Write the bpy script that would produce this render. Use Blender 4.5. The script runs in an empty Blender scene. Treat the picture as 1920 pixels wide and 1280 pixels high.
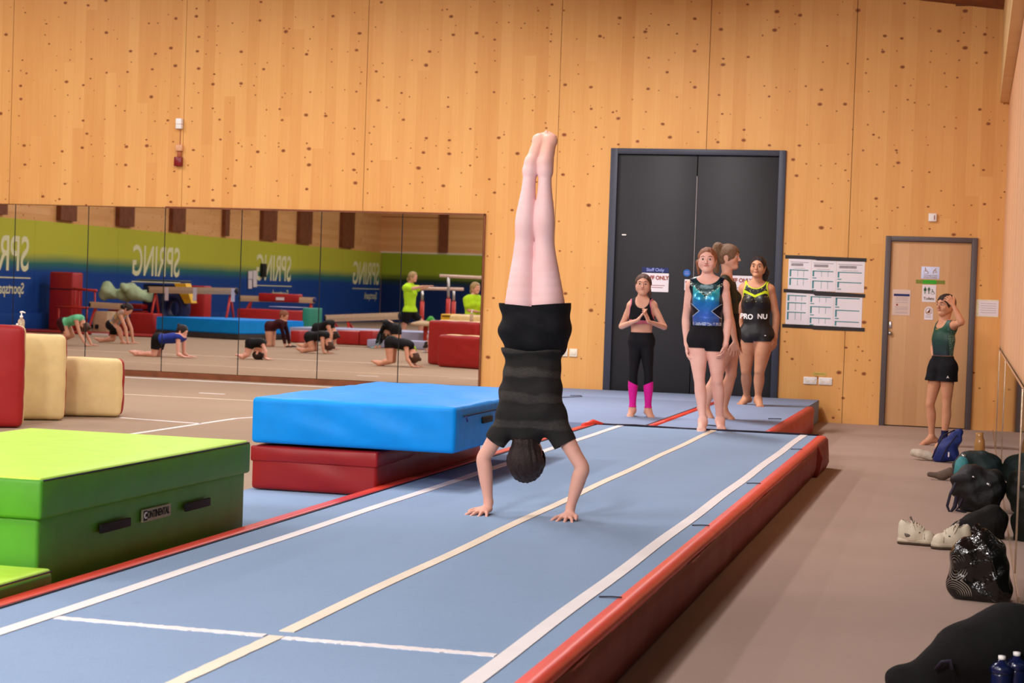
import bpy, bmesh, math, random
import numpy as np
from mathutils import Vector, Matrix
random.seed(7); rng = np.random.default_rng(7)
SC = bpy.context.scene; COL = SC.collection

# ------------------------------------------------------------------ camera
CAM_H = 1.348; BACK = 20.69
FPX = 3400.0
YAW, PIT, ROL = 0.24874, 0.02709, 0.03396
def _axes():
    cy, sy = math.cos(YAW), math.sin(YAW)
    F = np.array([-sy*math.cos(PIT), cy*math.cos(PIT), -math.sin(PIT)])
    Rt = np.array([cy, sy, 0.0]); U = np.cross(Rt, F)
    c, s = math.cos(ROL), math.sin(ROL)
    return c*Rt+s*U, -s*Rt+c*U, F
AR, AU, AF = _axes()
cam_d = bpy.data.cameras.new('camera'); cam = bpy.data.objects.new('camera', cam_d); COL.objects.link(cam)
cam_d.sensor_width = 36; cam_d.lens = FPX/1920*36; cam_d.clip_end = 200
m4 = Matrix.Identity(4)
for i in range(3):
    m4[i][0] = AR[i]; m4[i][1] = AU[i]; m4[i][2] = -AF[i]
m4[2][3] = CAM_H
cam.matrix_world = m4
cam_d.dof.use_dof = True; cam_d.dof.focus_distance = 10.5; cam_d.dof.aperture_fstop = 7.0
SC.camera = cam

# ------------------------------------------------------------------ world, lamps, exposure
W = bpy.data.worlds.new('world'); SC.world = W; W.use_nodes = True
W.node_tree.nodes['Background'].inputs[0].default_value = (.8, .85, 1, 1)
W.node_tree.nodes['Background'].inputs[1].default_value = 0.3
SC.view_settings.view_transform = 'Standard'; SC.view_settings.look = 'None'
SC.view_settings.gamma = 1; SC.view_settings.use_curve_mapping = False
SC.view_settings.exposure = 0.2
# rows of high-bay lamps over the gym floor: x, y, watts
LAMPS = []
for x in (-3.6, -7.5, -11.8, -16.1):
    for y in (-16.5, -10.0, -3.0, 3.5, 10.0, 17.0):
        w = 105
        if x == -3.6: w = 95
        if y == -16.5: w = 60 if x != -3.6 else 30
        if y == 10.0: w *= .9
        if y == 17.0: w = {-3.6: 180, -7.5: 140, -11.8: 135, -16.1: 130}[x]
        LAMPS.append((x, y, w, 0))
# unseen fill lights added to brighten the timber wall: x, y, watts, tilt from straight down
for x, y, w in ((-3.0, -2.0, 260), (-8.0, -2.0, 72), (-14.5, -1.0, 66), (-3.2, 8.0, 55), (-10.0, 9.0, 10), (-14.5, 9.0, 16)):
    LAMPS.append((x, y, w, 62))

def a2(*a): return np.array(a, float)
def pray(px, py): return AF*FPX + AR*(px-960) - AU*(py-640)
def at(px, py, Y):
    d = pray(px, py); return d*(Y/d[1]) + [0, 0, CAM_H]
def mat_(px, py, Yv):                    # a point seen in the wall mirror: where it really stands
    p = at(px, py, Yv); p[1] = 2*BACK-p[1]; return p

# ------------------------------------------------------------------ object helpers
def tag(o, label=None, cat=None, group=None, kind=None):
    if label: o['label'] = label
    if cat: o['category'] = cat
    if group: o['group'] = group
    if kind: o['kind'] = kind
    return o
def empty(name, loc=(0, 0, 0), label=None, cat=None, group=None, rz=0):
    o = bpy.data.objects.new(name, None); COL.objects.link(o); o.location = Vector(loc); o.rotation_euler = (0, 0, rz)
    o.empty_display_size = .1
    return tag(o, label, cat, group)
def link(name, me, mat=None, parent=None, loc=None, rot=None):
    if mat is not None and len(me.materials) == 0:
        for m in (mat if isinstance(mat, (list, tuple)) else [mat]): me.materials.append(m)
    o = bpy.data.objects.new(name, me); COL.objects.link(o)
    if loc is not None: o.location = Vector(loc)
    if rot is not None: o.rotation_euler = rot
    if parent is not None: o.parent = parent
    return o
def wparent(o, parent):                  # parent an object built in world coordinates
    o.parent = parent
    o.matrix_parent_inverse = Matrix.LocRotScale(parent.location, parent.rotation_euler, None).inverted()
    return o
def mesh(name, V, F, smooth=False):
    me = bpy.data.meshes.new(name); me.from_pydata([tuple(v) for v in V], [], [tuple(f) for f in F]); me.update()
    if smooth: me.polygons.foreach_set('use_smooth', [True]*len(me.polygons))
    return me
def bm_mesh(name, bm, smooth=False):
    me = bpy.data.meshes.new(name); bm.to_mesh(me); bm.free()
    if smooth: me.polygons.foreach_set('use_smooth', [True]*len(me.polygons))
    return me
def box_me(name, x0, x1, y0, y1, z0, z1, bev=0, seg=2, smooth=None):
    bm = bmesh.new(); bmesh.ops.create_cube(bm, size=1)
    for v in bm.verts:
        v.co = Vector(((x0+x1)/2+v.co.x*(x1-x0), (y0+y1)/2+v.co.y*(y1-y0), (z0+z1)/2+v.co.z*(z1-z0)))
    if bev > 0:
        bmesh.ops.bevel(bm, geom=list(bm.edges), offset=bev, segments=seg, affect='EDGES', profile=.5)
    me = bm_mesh(name, bm, bev > 0 if smooth is None else smooth)
    return me
def box(name, b, m, parent=None, bev=0, seg=2):   # b world bounds
    o = link(name, box_me(name, *b, bev=bev, seg=seg), m)
    if parent is not None: wparent(o, parent)
    return o
def poly_me(name, pts, z0, z1):
    n = len(pts); V = [(x, y, z0) for x, y in pts]+[(x, y, z1) for x, y in pts]
    F = [tuple(range(n))[::-1], tuple(range(n, 2*n))]+[(i, (i+1) % n, n+(i+1) % n, n+i) for i in range(n)]
    return mesh(name, V, F)
def tube_me(name, pts, rad, n=10, smooth=True, cap=True, flat=None):
    P = [np.array(p, float) for p in pts]; R = rad if hasattr(rad, '__len__') else [rad]*len(P)
    V = []; F = []
    up = np.array([0, 0, 1.0])
    T = []
    for i in range(len(P)):
        t = P[min(i+1, len(P)-1)]-P[max(i-1, 0)]; T.append(t/(np.linalg.norm(t)+1e-9))
    a = up if abs(T[0] @ up) < .9 else np.array([1.0, 0, 0])
    for i in range(len(P)):
        a = a-(a @ T[i])*T[i]; a /= np.linalg.norm(a); b = np.cross(T[i], a)
        for k in range(n):
            an = 2*math.pi*k/n
            f = flat or (1, 1)
            V.append(P[i]+R[i]*(math.cos(an)*a*f[0]+math.sin(an)*b*f[1]))
    for i in range(len(P)-1):
        for k in range(n):
            F.append((i*n+k, i*n+(k+1) % n, (i+1)*n+(k+1) % n, (i+1)*n+k))
    if cap: F.append(tuple(range(n))[::-1]); F.append(tuple(range((len(P)-1)*n, len(P)*n)))
    return mesh(name, V, F, smooth)
def tube(name, pts, rad, m, parent=None, **k):
    o = link(name, tube_me(name, pts, rad, **k), m)
    if parent is not None: wparent(o, parent)
    return o
def lathe_me(name, prof, n=24, smooth=True):
    V = []; F = []
    for r, z in prof:
        for k in range(n): V.append((r*math.cos(2*math.pi*k/n), r*math.sin(2*math.pi*k/n), z))
    for i in range(len(prof)-1):
        for k in range(n): F.append((i*n+k, i*n+(k+1) % n, (i+1)*n+(k+1) % n, (i+1)*n+k))
    F.append(tuple(range(n))[::-1]); F.append(tuple(range((len(prof)-1)*n, len(prof)*n)))
    return mesh(name, V, F, smooth)
def text(name, s, size, m, loc, rot, parent=None, align='CENTER', extrude=.001, sx=1, bold=0):
    c = bpy.data.curves.new(name, 'FONT'); c.body = s; c.size = size; c.align_x = align; c.align_y = 'CENTER'
    c.extrude = extrude; c.offset = bold; c.materials.append(m)
    o = bpy.data.objects.new(name, c); o.location = Vector(loc); o.rotation_euler = rot; o.scale = (sx, 1, 1)
    COL.objects.link(o)
    dg = bpy.context.evaluated_depsgraph_get(); me = bpy.data.meshes.new_from_object(o.evaluated_get(dg))
    bpy.data.objects.remove(o); me.name = name; o = bpy.data.objects.new(name, me); o.location = Vector(loc); o.rotation_euler = rot; o.scale = (sx, 1, 1); COL.objects.link(o)
    if len(me.materials) == 0: me.materials.append(m)
    if parent is not None: wparent(o, parent)
    return o

# ------------------------------------------------------------------ materials
def srgb(r, g, b):
    f = lambda c: (c/255/12.92) if c/255 <= .04045 else ((c/255+.055)/1.055)**2.4
    return (f(r), f(g), f(b), 1)
class N:
    def __init__(s, name):
        s.m = bpy.data.materials.new(name); s.m.use_nodes = True; s.t = s.m.node_tree; s.n = s.t.nodes; s.l = s.t.links
        s.b = s.n['Principled BSDF']
    def add(s, t, **k):
        x = s.n.new(t)
        for a, v in k.items(): setattr(x, a, v)
        return x
    def ln(s, a, b): s.l.new(a, b)
    def math(s, op, a, b=0.0, c=None):
        x = s.add('ShaderNodeMath', operation=op)
        for i, v in enumerate((a, b, c)):
            if v is None: continue
            if isinstance(v, (int, float)): x.inputs[i].default_value = v
            else: s.ln(v, x.inputs[i])
        return x.outputs[0]
    def mix(s, fac, a, b, mode='MIX'):
        x = s.add('ShaderNodeMix', data_type='RGBA', blend_type=mode)
        for i, v in ((0, fac), (6, a), (7, b)):
            if isinstance(v, (int, float, tuple)): x.inputs[i].default_value = v
            else: s.ln(v, x.inputs[i])
        return x.outputs[2]
    def coord(s, which='Object'): return s.add('ShaderNodeTexCoord').outputs[which]
    def mapping(s, v, scale=(1, 1, 1), loc=(0, 0, 0)):
        x = s.add('ShaderNodeMapping'); x.inputs['Scale'].default_value = scale; x.inputs['Location'].default_value = loc
        s.ln(v, x.inputs['Vector']); return x.outputs[0]
    def noise(s, v, scale, detail=3, rough=.5):
        x = s.add('ShaderNodeTexNoise'); x.inputs['Scale'].default_value = scale; x.inputs['Detail'].default_value = detail
        x.inputs['Roughness'].default_value = rough
        s.ln(v, x.inputs['Vector']); return x.outputs[0]
    def ramp(s, v, stops):
        x = s.add('ShaderNodeValToRGB'); e = x.color_ramp.elements
        while len(e) < len(stops): e.new(.5)
        for i, (p, c) in enumerate(stops):
            e[i].position = p; e[i].color = c if isinstance(c, tuple) else (c, c, c, 1)
        s.ln(v, x.inputs[0]); return x.outputs[0]
    def bump(s, h, strength=.3, dist=.01):
        x = s.add('ShaderNodeBump'); x.inputs['Strength'].default_value = strength; x.inputs['Distance'].default_value = dist
        s.ln(h, x.inputs['Height']); s.ln(x.outputs[0], s.b.inputs['Normal'])
    def col(s, v):
        if isinstance(v, tuple): s.b.inputs['Base Color'].default_value = v
        else: s.ln(v, s.b.inputs['Base Color'])
    def set(s, **k):
        for a, v in k.items(): s.b.inputs[a.replace('_', ' ')].default_value = v
def plain(name, c, rough=.6, spec=.3, metal=0, var=.06, nscale=30, bump=0, coat=0, sheen=0, dist=.002):
    n = N(name); n.set(Roughness=rough, Metallic=metal); n.b.inputs['Specular IOR Level'].default_value = spec
    if coat: n.b.inputs['Coat Weight'].default_value = coat; n.b.inputs['Coat Roughness'].default_value = .15
    co = n.coord(); f = n.noise(co, nscale, 4)
    d = tuple(x*(1-var*2) for x in c[:3])+(1,); l = tuple(min(1, x*(1+var*2)) for x in c[:3])+(1,)
    n.col(n.ramp(f, [(.3, d), (.7, l)]))
    if bump: n.bump(f, bump, dist)
    return n.m
def vinyl(name, c, rough=.45, wr=.25, spec=.35):
    n = N(name); n.set(Roughness=rough); n.b.inputs['Specular IOR Level'].default_value = spec
    co = n.coord(); f = n.noise(co, 1.6, 3); g = n.noise(co, 9, 4)
    d = tuple(x*.9 for x in c[:3])+(1,)
    n.col(n.mix(n.ramp(g, [(.35, 0.), (.7, 1.)]), d, c)); h = n.math('ADD', n.math('MULTIPLY', f, 3), n.math('MULTIPLY', g, .25))
    n.bump(h, wr, .02); return n.m

def clt(name, base, dark, light, axis='X', knots=1.0, vert=True, sat=1.0):
    """spruce cross-laminated timber: lamella stripes, grain and knots; axis = the horizontal axis of the face"""
    n = N(name); n.set(Roughness=.55); n.b.inputs['Specular IOR Level'].default_value = .25
    co = n.coord(); sp = n.add('ShaderNodeSeparateXYZ'); n.ln(co, sp.inputs[0])
    u = sp.outputs['X' if axis == 'X' else 'Y']; v = sp.outputs['Z']
    if not vert: u, v = v, u
    lam = n.math('FLOOR', n.math('MULTIPLY', u, 1/.145))
    # staggered board ends per lamella
    wn = n.add('ShaderNodeTexWhiteNoise', noise_dimensions='1D'); n.ln(lam, wn.inputs['W'])
    seg = n.math('FLOOR', n.math('ADD', n.math('MULTIPLY', v, .33), n.math('MULTIPLY', wn.outputs[0], 7)))
    wn2 = n.add('ShaderNodeTexWhiteNoise', noise_dimensions='2D'); cb = n.add('ShaderNodeCombineXYZ'); n.ln(lam, cb.inputs[0]); n.ln(seg, cb.inputs[1])
    n.ln(cb.outputs[0], wn2.inputs['Vector'])
    uv = n.add('ShaderNodeCombineXYZ'); n.ln(u, uv.inputs[0]); n.ln(v, uv.inputs[1])
    gr = n.noise(n.mapping(uv.outputs[0], (60, 1.5, 1)), 1, 6, .6)
    gr2 = n.noise(n.mapping(uv.outputs[0], (7, .6, 1)), 1, 3)
    tone = n.math('ADD', n.math('MULTIPLY', wn2.outputs[0], .25), n.math('ADD', n.math('MULTIPLY', gr, .35), n.math('MULTIPLY', gr2, .35)))
    c = n.ramp(tone, [(.2, dark), (.52, base), (.85, light)])
    # lamella edges, faint
    fr = n.math('FRACT', n.math('MULTIPLY', u, 1/.145)); ed = n.math('LESS_THAN', fr, .02)
    c = n.mix(n.math('MULTIPLY', ed, n.math('MULTIPLY', wn.outputs[0], .3)), c, tuple(x*.6 for x in dark[:3])+(1,))
    def knot(scale, sx, sz, thr, dens, seedoff, strength):
        vv = n.add('ShaderNodeTexVoronoi', voronoi_dimensions='2D', feature='F1'); vv.inputs['Scale'].default_value = 1
        wob = n.noise(n.mapping(uv.outputs[0], (11, 11, 1)), 1, 2)
        mp = n.mapping(uv.outputs[0], (scale*sx, scale*sz, 1), (seedoff, seedoff*.7, 0))
        n.ln(mp, vv.inputs['Vector'])
        s3 = n.add('ShaderNodeSeparateColor'); n.ln(vv.outputs['Color'], s3.inputs[0])
        on = n.math('LESS_THAN', s3.outputs[0], dens)
        rad = n.math('MULTIPLY', n.math('ADD', n.math('MULTIPLY', s3.outputs[1], .8), .45), thr)
        dd = n.math('ADD', vv.outputs['Distance'], n.math('MULTIPLY', n.math('SUBTRACT', wob, .5), thr*.8))
        q = n.math('DIVIDE', dd, rad)
        core = n.ramp(q, [(.0, 1.), (.55, .85), (1., 0.)])
        return n.math('MULTIPLY', n.math('MULTIPLY', core, on), strength)
    k1 = knot(3.4, 1, 1.45, .098, .42, 3.1, 1.0); k2 = knot(6.0, 1, 1.15, .078, .32, 9.7, .85)
    k = n.math('MULTIPLY', n.math('MAXIMUM', k1, k2), knots)
    c = n.mix(k, c, srgb(122, 56, 18))
    n.col(c); n.bump(gr, .05, .002)
    return n.m

M = {}
M['clt'] = clt('spruce_panel', srgb(221, 163, 94), srgb(209, 146, 78), srgb(230, 178, 109))
M['clt_side'] = clt('spruce_side_wall', srgb(232, 178, 134), srgb(216, 158, 110), srgb(242, 200, 158), axis='Y', knots=.5)
M['clt_far'] = clt('spruce_far_wall', srgb(232, 178, 116), srgb(214, 156, 94), srgb(240, 196, 136), axis='Y', vert=False)
M['beam_wood'] = clt('glulam', srgb(226, 188, 130), srgb(210, 166, 106), srgb(240, 208, 156), axis='Y', vert=False, knots=.2)
M['dark_wood'] = plain('dark_timber', srgb(120, 68, 40), .6, nscale=6, var=.12)
M['joint'] = plain('panel_joint', srgb(110, 66, 30), .9)
def carpet(name, c, c2, sc=700):
    n = N(name); n.set(Roughness=.95); n.b.inputs['Specular IOR Level'].default_value = .1
    co = n.coord(); f = n.noise(co, sc*.4, 4, .7); g = n.noise(co, 1.2, 4); h = n.noise(co, 14, 3)
    c1 = n.mix(n.ramp(f, [(.35, 0.), (.65, 1.)]), c, c2)
    t = n.mix(n.ramp(g, [(.3, 0.), (.75, .35)]), c1, tuple(x*.86 for x in c[:3])+(1,))
    t = n.mix(n.ramp(h, [(.62, 0.), (.8, .18)]), t, tuple(x*.7 for x in c[:3])+(1,))
    n.col(t); n.bump(f, .25, .004); return n.m
M['carpet'] = carpet('grey_beige_carpet', srgb(166, 142, 128), srgb(180, 156, 142))
M['sprung'] = carpet('beige_sprung_carpet', srgb(160, 138, 116), srgb(172, 150, 128))
M['bluecarpet'] = carpet('blue_carpet', srgb(134, 157, 186), srgb(148, 171, 200))
M['bluecarpet2'] = carpet('blue_carpet_platform', srgb(134, 150, 180), srgb(146, 162, 192))
M['white_tape'] = plain('white_tape', srgb(232, 226, 224), .6, var=.02, nscale=4)
M['cream_tape'] = plain('cream_tape', srgb(232, 218, 196), .6, var=.03, nscale=4)
M['red_vinyl'] = vinyl('red_vinyl_edge', srgb(226, 68, 50), .4)
M['red_vinyl_side'] = vinyl('red_vinyl_side', srgb(190, 60, 45), .5, .4)
M['skirt'] = vinyl('darker_skirt_vinyl', srgb(136, 50, 40), .6, .4)  # darker red than the top edge vinyl
M['dark_red'] = vinyl('dark_red_vinyl', srgb(150, 24, 26), .42, .3)
M['sky_vinyl'] = vinyl('sky_blue_vinyl', srgb(2, 146, 236), .5, .5, .2)
M['green_top'] = vinyl('lime_vinyl', srgb(196, 244, 80), .5, .1)
M['green_side'] = vinyl('green_vinyl', srgb(78, 150, 34), .5, .3)
M['cream_foam'] = vinyl('cream_vinyl', srgb(232, 206, 146), .55, .5)
M['red_foam'] = vinyl('red_foam_vinyl', srgb(160, 30, 30), .5, .3)
M['black'] = plain('black_rubber', srgb(20, 19, 20), .7)
M['strap'] = plain('dark_strap', srgb(34, 26, 42), .7)
M['navy_door'] = plain('slate_door_paint', srgb(36, 35, 38), .5, var=.03, nscale=3)
M['door_frame'] = plain('slate_frame_paint', srgb(58, 61, 74), .45, var=.02)
M['frame_brown'] = plain('grey_brown_frame', srgb(88, 78, 78), .45, var=.03)
M['kick'] = plain('grey_kick_plate', srgb(140, 132, 130), .4, metal=.3)
M['white'] = plain('white_plastic', srgb(235, 232, 228), .4, var=.02)
M['ivory'] = plain('ivory_plastic', srgb(232, 220, 198), .4, var=.02)
M['paper'] = plain('paper', srgb(226, 218, 222), .5, var=.02, nscale=3)
M['steel'] = plain('steel', srgb(180, 180, 178), .3, metal=.9, var=.03)
M['teal'] = plain('teal_print', srgb(64, 132, 136), .7)
M['greyprint'] = plain('grey_print', srgb(150, 142, 146), .7)
M['tape_black'] = plain('black_tape', srgb(34, 28, 26), .45, var=.1)
# ================================================================== SETTING
XR = .284; XL = -20.6; YE = -20.3; CEIL = lambda x: 4.64+.12*(.1-x)
st = lambda o: tag(o, kind='structure')
st(box('floor', (XL-.1, XR+.1, YE, BACK+.1, -.1, 0), M['carpet']))
st(box('floor.001', (XL, -3.5, YE, BACK, 0, .15), M['sprung'], bev=.01))
# white boundary tapes on the sprung floor
def tapeseg(a, b, w, z, m, name='tape_line', parent=None):
    a = np.array(a, float); b = np.array(b, float); d = b-a; d /= np.linalg.norm(d); n = np.array([-d[1], d[0]])*w/2
    o = link(name, poly_me(name, [tuple(a+n), tuple(a-n), tuple(b-n), tuple(b+n)][::-1], z, z+.003), m)
    if parent is not None: wparent(o, parent)
    return o
fl = empty('floor_markings', (-8, 14, .15), 'white tape lines stuck on the beige sprung floor before the mirror', 'floor marking')
for a, b, w, m in [((-20, 20.28), (-5.3, 20.30), .06, 'white_tape'), ((-7.1, 14.33), (-6.28, 14.17), .05, 'white_tape'), ((-6.28, 14.9), (-6.28, 3), .05, 'white_tape'),
                   ((-6.9, 17.6), (-6.0, 17.6), .035, 'cream_tape'), ((-8.05, 18.1), (-7.75, 18.08), .05, 'white_tape'), ((-6.28, 14.9), (-5.9, 16.2), .04, 'white_tape'),
                   ((-20, 17.2), (-6, 17.3), .03, 'cream_tape'), ((-20, 14.2), (-8.6, 14.0), .04, 'cream_tape')]:
    o = tapeseg(a, b, w, .15, M[m], 'tape_line', fl)
    if w == .06: first_line = o
tag(first_line, 'long white boundary tape along the mirror wall')

M['near_wall_dark'] = plain('dark_near_wall', srgb(58, 50, 46), .7)
# back wall of tall panels round the two doors
wb = tag(empty('wall_back', (-8, BACK, 0)), kind='structure')
def panel(x0, x1, ztop, holes=()):
    """XZ outline with door notches cut from the floor up"""
    pts = [(x0, 0)]
    for a, b, h in holes:
        if a <= x0: pts[0] = (x0, h); pts += [(b, h), (b, 0)]
        elif b >= x1: pts += [(a, 0), (a, h), (x1, h)]
        else: pts += [(a, 0), (a, h), (b, h), (b, 0)]
    if not (holes and holes[-1][1] >= x1): pts.append((x1, 0))
    pts += [(x1, CEIL(x1)+.1), (x0, CEIL(x0)+.1)]
    n = len(pts)
    V = [(x, BACK, z) for x, z in pts]+[(x, BACK+.1, z) for x, z in pts]
    bm = bmesh.new(); vs = [bm.verts.new(v) for v in V]
    bm.faces.new(vs[:n]); bm.faces.new(vs[n:][::-1])
    for i in range(n): bm.faces.new([vs[i], vs[n+i], vs[n+(i+1) % n], vs[(i+1) % n]])
    bmesh.ops.recalc_face_normals(bm, faces=bm.faces); bmesh.ops.triangulate(bm, faces=[f for f in bm.faces if len(f.verts) > 4])
    wparent(link('panel', bm_mesh('panel', bm), M['clt']), wb)
SE = [-20.7, -18.97, -16.61, -14.25, -11.88, -9.52, -7.16, -4.785, -3.04, -1.395, XR+.1]
for i in range(len(SE)-1):
    x0, x1 = SE[i]+.003, SE[i+1]-.003
    h = []
    if SE[i] == -4.785: h = [(-4.14, x1, 3.05)]
    if SE[i] == -3.04: h = [(x0, -2.13, 3.05)]
    if SE[i] == -1.395: h = [(-.985, .012, 2.12)]
    panel(x0, x1, 5, h)
box('backing', (XL-.1, XR+.1, BACK+.1, BACK+.16, 0, 7.3), M['joint'], wb)
# side walls
st(box('wall_right', (XR, XR+.15, 9.3, BACK+.1, 0, 5.2), M['clt_side']))
st(box('wall_right.001', (XR+.05, XR+.15, YE, 9.3, 0, 5.2), M['near_wall_dark']))   # unseen near stretch, made dark to cut light bounced onto the track
st(box('wall_left', (XL-.15, XL, YE, BACK+.1, 0, 7.3), M['clt_far']))
st(box('wall_front', (XL, XR+.1, YE-.15, YE, 0, 7.3), M['clt_far']))
# ceiling, pitched
n = mesh('ceiling', [(XL-.2, YE-.2, CEIL(XL-.2)), (XR+.2, YE-.2, CEIL(XR+.2)), (XR+.2, BACK+.2, CEIL(XR+.2)), (XL-.2, BACK+.2, CEIL(XL-.2)),
                     (XL-.2, YE-.2, CEIL(XL-.2)+.1), (XR+.2, YE-.2, CEIL(XR+.2)+.1), (XR+.2, BACK+.2, CEIL(XR+.2)+.1), (XL-.2, BACK+.2, CEIL(XL-.2)+.1)],
         [(0, 1, 2, 3), (7, 6, 5, 4), (0, 4, 5, 1), (1, 5, 6, 2), (2, 6, 7, 3), (3, 7, 4, 0)])
st(link('ceiling', n, M['dark_wood']))
st(box('trim_1', (.186, XR, 6.0, BACK, 3.615, 4.75), M['beam_wood']))         # box beam along the right wall
st(box('trim_2', (-.33, .186, BACK-.05, BACK, 4.672, 4.95), M['dark_wood']))
st(box('trim_3', (-13.9, -5.62, BACK-.05, BACK, .15, .218), M['dark_wood']))  # timber under the mirror

# wall panels behind, dark posts on the left wall
for i, (y, w) in enumerate([(12.4, .8), (9.2, .8), (6.1, .8), (2.94, .78), (-.05, .82), (-3.1, .8), (-6.3, .3), (-9.5, 1.1), (-12.5, 1.1), (-16.5, 1.2)]):
    o = box('trim_%d' % (4+i), (XL, XL+.12, y-w/2, y+w/2, 2.66, CEIL(XL)), M['dark_wood']); st(o)
st(box('trim_14', (-18.42, -18.1, YE, YE+.12, 2.66, 6.9), M['dark_wood']))
st(box('trim_15', (XL, -6, YE, YE+.05, 2.6, 2.66), M['ivory']))
# mural
def mural_mat(dim):
    n = N('mural_print'+('_end' if dim < 1 else '')); n.set(Roughness=.7); n.b.inputs['Specular IOR Level'].default_value = .15
    sp = n.add('ShaderNodeSeparateXYZ'); n.ln(n.coord(), sp.inputs[0]); co = n.coord()
    z = n.math('ADD', sp.outputs[2], n.math('MULTIPLY', n.math('SUBTRACT', n.noise(co, .5, 2), .5), .12))
    g = srgb(188, 190, 62); b = srgb(22, 66, 140)
    if dim < 1: g = srgb(150, 170, 40); b = srgb(18, 44, 96)  # end wall copy: its weaker light is put into the colours
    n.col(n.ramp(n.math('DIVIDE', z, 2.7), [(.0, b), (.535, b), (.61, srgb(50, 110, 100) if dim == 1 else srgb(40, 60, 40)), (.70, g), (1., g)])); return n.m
M['mural'] = mural_mat(1); M['mural_end_dimmed'] = mural_mat(.5)
mu = empty('mural_panelling', (XL, 0, 1.4), 'green and blue printed wall padding lettered SPRING along the left wall', 'mural')
y0 = YE+.06
k = 0
while y0 < BACK-.1:                                  # separate printed panels
    y1 = min(y0+4.1, BACK)
    box('panel', (XL+.004, XL+.05, y0+.004, y1-.004, .15, 2.6), M['mural'], mu); y0 = y1
RX = (math.radians(90), 0, math.radians(90))
M['mural_white'] = plain('mural_lettering', srgb(226, 226, 180), .7)
for y in (12.6, 4.53, -3.42, -11.55, -20.15+.02):
    yc = y+1.5
    text('lettering', 'SPRING', 1.09, M['mural_white'], (XL+.055, yc, 1.79), RX, mu, sx=.78, bold=.012)
    box('rule', (XL+.05, XL+.056, y, y+2.9, 1.285, 1.31), M['mural_white'], mu)
    text('lettering', 'Sportspark', .34, M['mural_white'], (XL+.055, yc-.55, 1.05), RX, mu, sx=.9, bold=.003)
me_ = empty('end_mural_panelling', (-16, YE, 1.4), 'dim green and blue padding across the far end wall seen in the mirror', 'mural')
for i in range(4):
    box('panel', (XL+4*i+.07, XL+4*i+4, YE+.004, YE+.05, .15, 2.6), M['mural_end_dimmed'], me_)
box('rail', (XL+.05, XL+16, YE+.05, YE+.07, 1.80, 1.84), M['mural_end_dimmed'], me_)
# low blue skirting pads at the foot of the mural
sk = empty('skirting_pad', (XL+.1, 0, .15), 'blue padded skirting with red foot along the mural wall', 'wall pad')
for i in range(8): box('pad', (XL+.06, XL+.13, -14+4*i+.01, -10+4*i-.01, .15, .52), M['mural'], sk, bev=.015)

# mirror wall
n = N('mirror_glass'); n.set(Metallic=1.0, Roughness=.012); n.col((.93, .90, .87, 1)); M['mirror'] = n.m
mi = empty('wall_mirror', (-9, BACK-.03, 1.2), 'long gym mirror of tall panes on the timber wall', 'mirror')
edges = [-5.64, -6.645, -7.67, -8.70, -9.715, -10.755, -11.77, -12.79, -13.8]
for i in range(8):
    a, b = edges[i+1], edges[i]
    o = box('pane', (a+.006, b-.006, BACK-.026, BACK-.02, .225, 2.24), M['mirror'], mi)
box('backing_board', (-13.82, -5.63, BACK-.02, BACK, .215, 2.25), M['joint'], mi)
box('top_strip', (-9.72, -5.625, BACK-.034, BACK, 2.24, 2.262), M['dark_wood'], mi)
box('side_strip', (-5.64, -5.622, BACK-.034, BACK, .215, 2.262), M['dark_wood'], mi)
for e in edges[1:-1]: box('seam', (e-.006, e+.006, BACK-.024, BACK-.019, .225, 2.24), M['black'], mi)

# ------------------------------------------------------------------ double door
d1 = tag(empty('door_1', (-3.13, BACK, 0)), kind='structure')
box('frame', (-4.145, -4.06, BACK-.03, BACK+.06, 0, 3.055), M['door_frame'], d1, bev=.004)
box('frame', (-2.205, -2.125, BACK-.03, BACK+.06, 0, 3.055), M['door_frame'], d1, bev=.004)
box('frame', (-4.06, -2.205, BACK-.03, BACK+.06, 2.99, 3.055), M['door_frame'], d1, bev=.004)
lv = box('leaf', (-4.058, -3.137, BACK+.005, BACK+.05, .01, 2.985), M['navy_door'], d1, bev=.003)
rv = box('leaf', (-3.129, -2.207, BACK+.005, BACK+.05, .01, 2.985), M['navy_door'], d1, bev=.003)
box('meeting_strip', (-3.137, -3.130, BACK, BACK+.006, 1.2, 2.75), M['kick'], d1)
o = link('kick_plate', box_me('kick_plate', -4.05, -3.15, BACK, BACK+.005, .02, .235), M['kick']); wparent(o, d1)
o = link('kick_plate', box_me('kick_plate', -3.12, -2.22, BACK, BACK+.005, .02, .235), M['kick']); wparent(o, d1)
box('latch', (-3.985, -3.935, BACK-.004, BACK+.005, 2.05, 2.064), M['white'], d1)
FB = (math.radians(90), 0, 0)
M['navy'] = plain('navy_print', srgb(34, 44, 96), .6); M['signred'] = plain('brown_red_print', srgb(150, 62, 40), .6)
M['blue_disc'] = plain('blue_disc', srgb(30, 92, 168), .5); M['lilac'] = plain('lilac_print', srgb(150, 160, 220), .6)
def sign(name, lab, x0, x1, z0, z1, m, y=BACK, cat='sign', t=.004, bev=0):
    e = empty(name, ((x0+x1)/2, y, (z0+z1)/2), lab, cat)
    box('board', (x0, x1, y-t, y, z0, z1), m, e, bev=bev); return e
s = sign('staff_only_sign', 'navy Staff Only strip sign on the left leaf of the dark double door', -3.735, -3.425, 1.633, 1.69, M['navy'], BACK+.005)
text('lettering', 'Staff Only', .052, M['lilac'], (-3.58, BACK-.001, 1.662), FB, s, bold=.0008)
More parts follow.
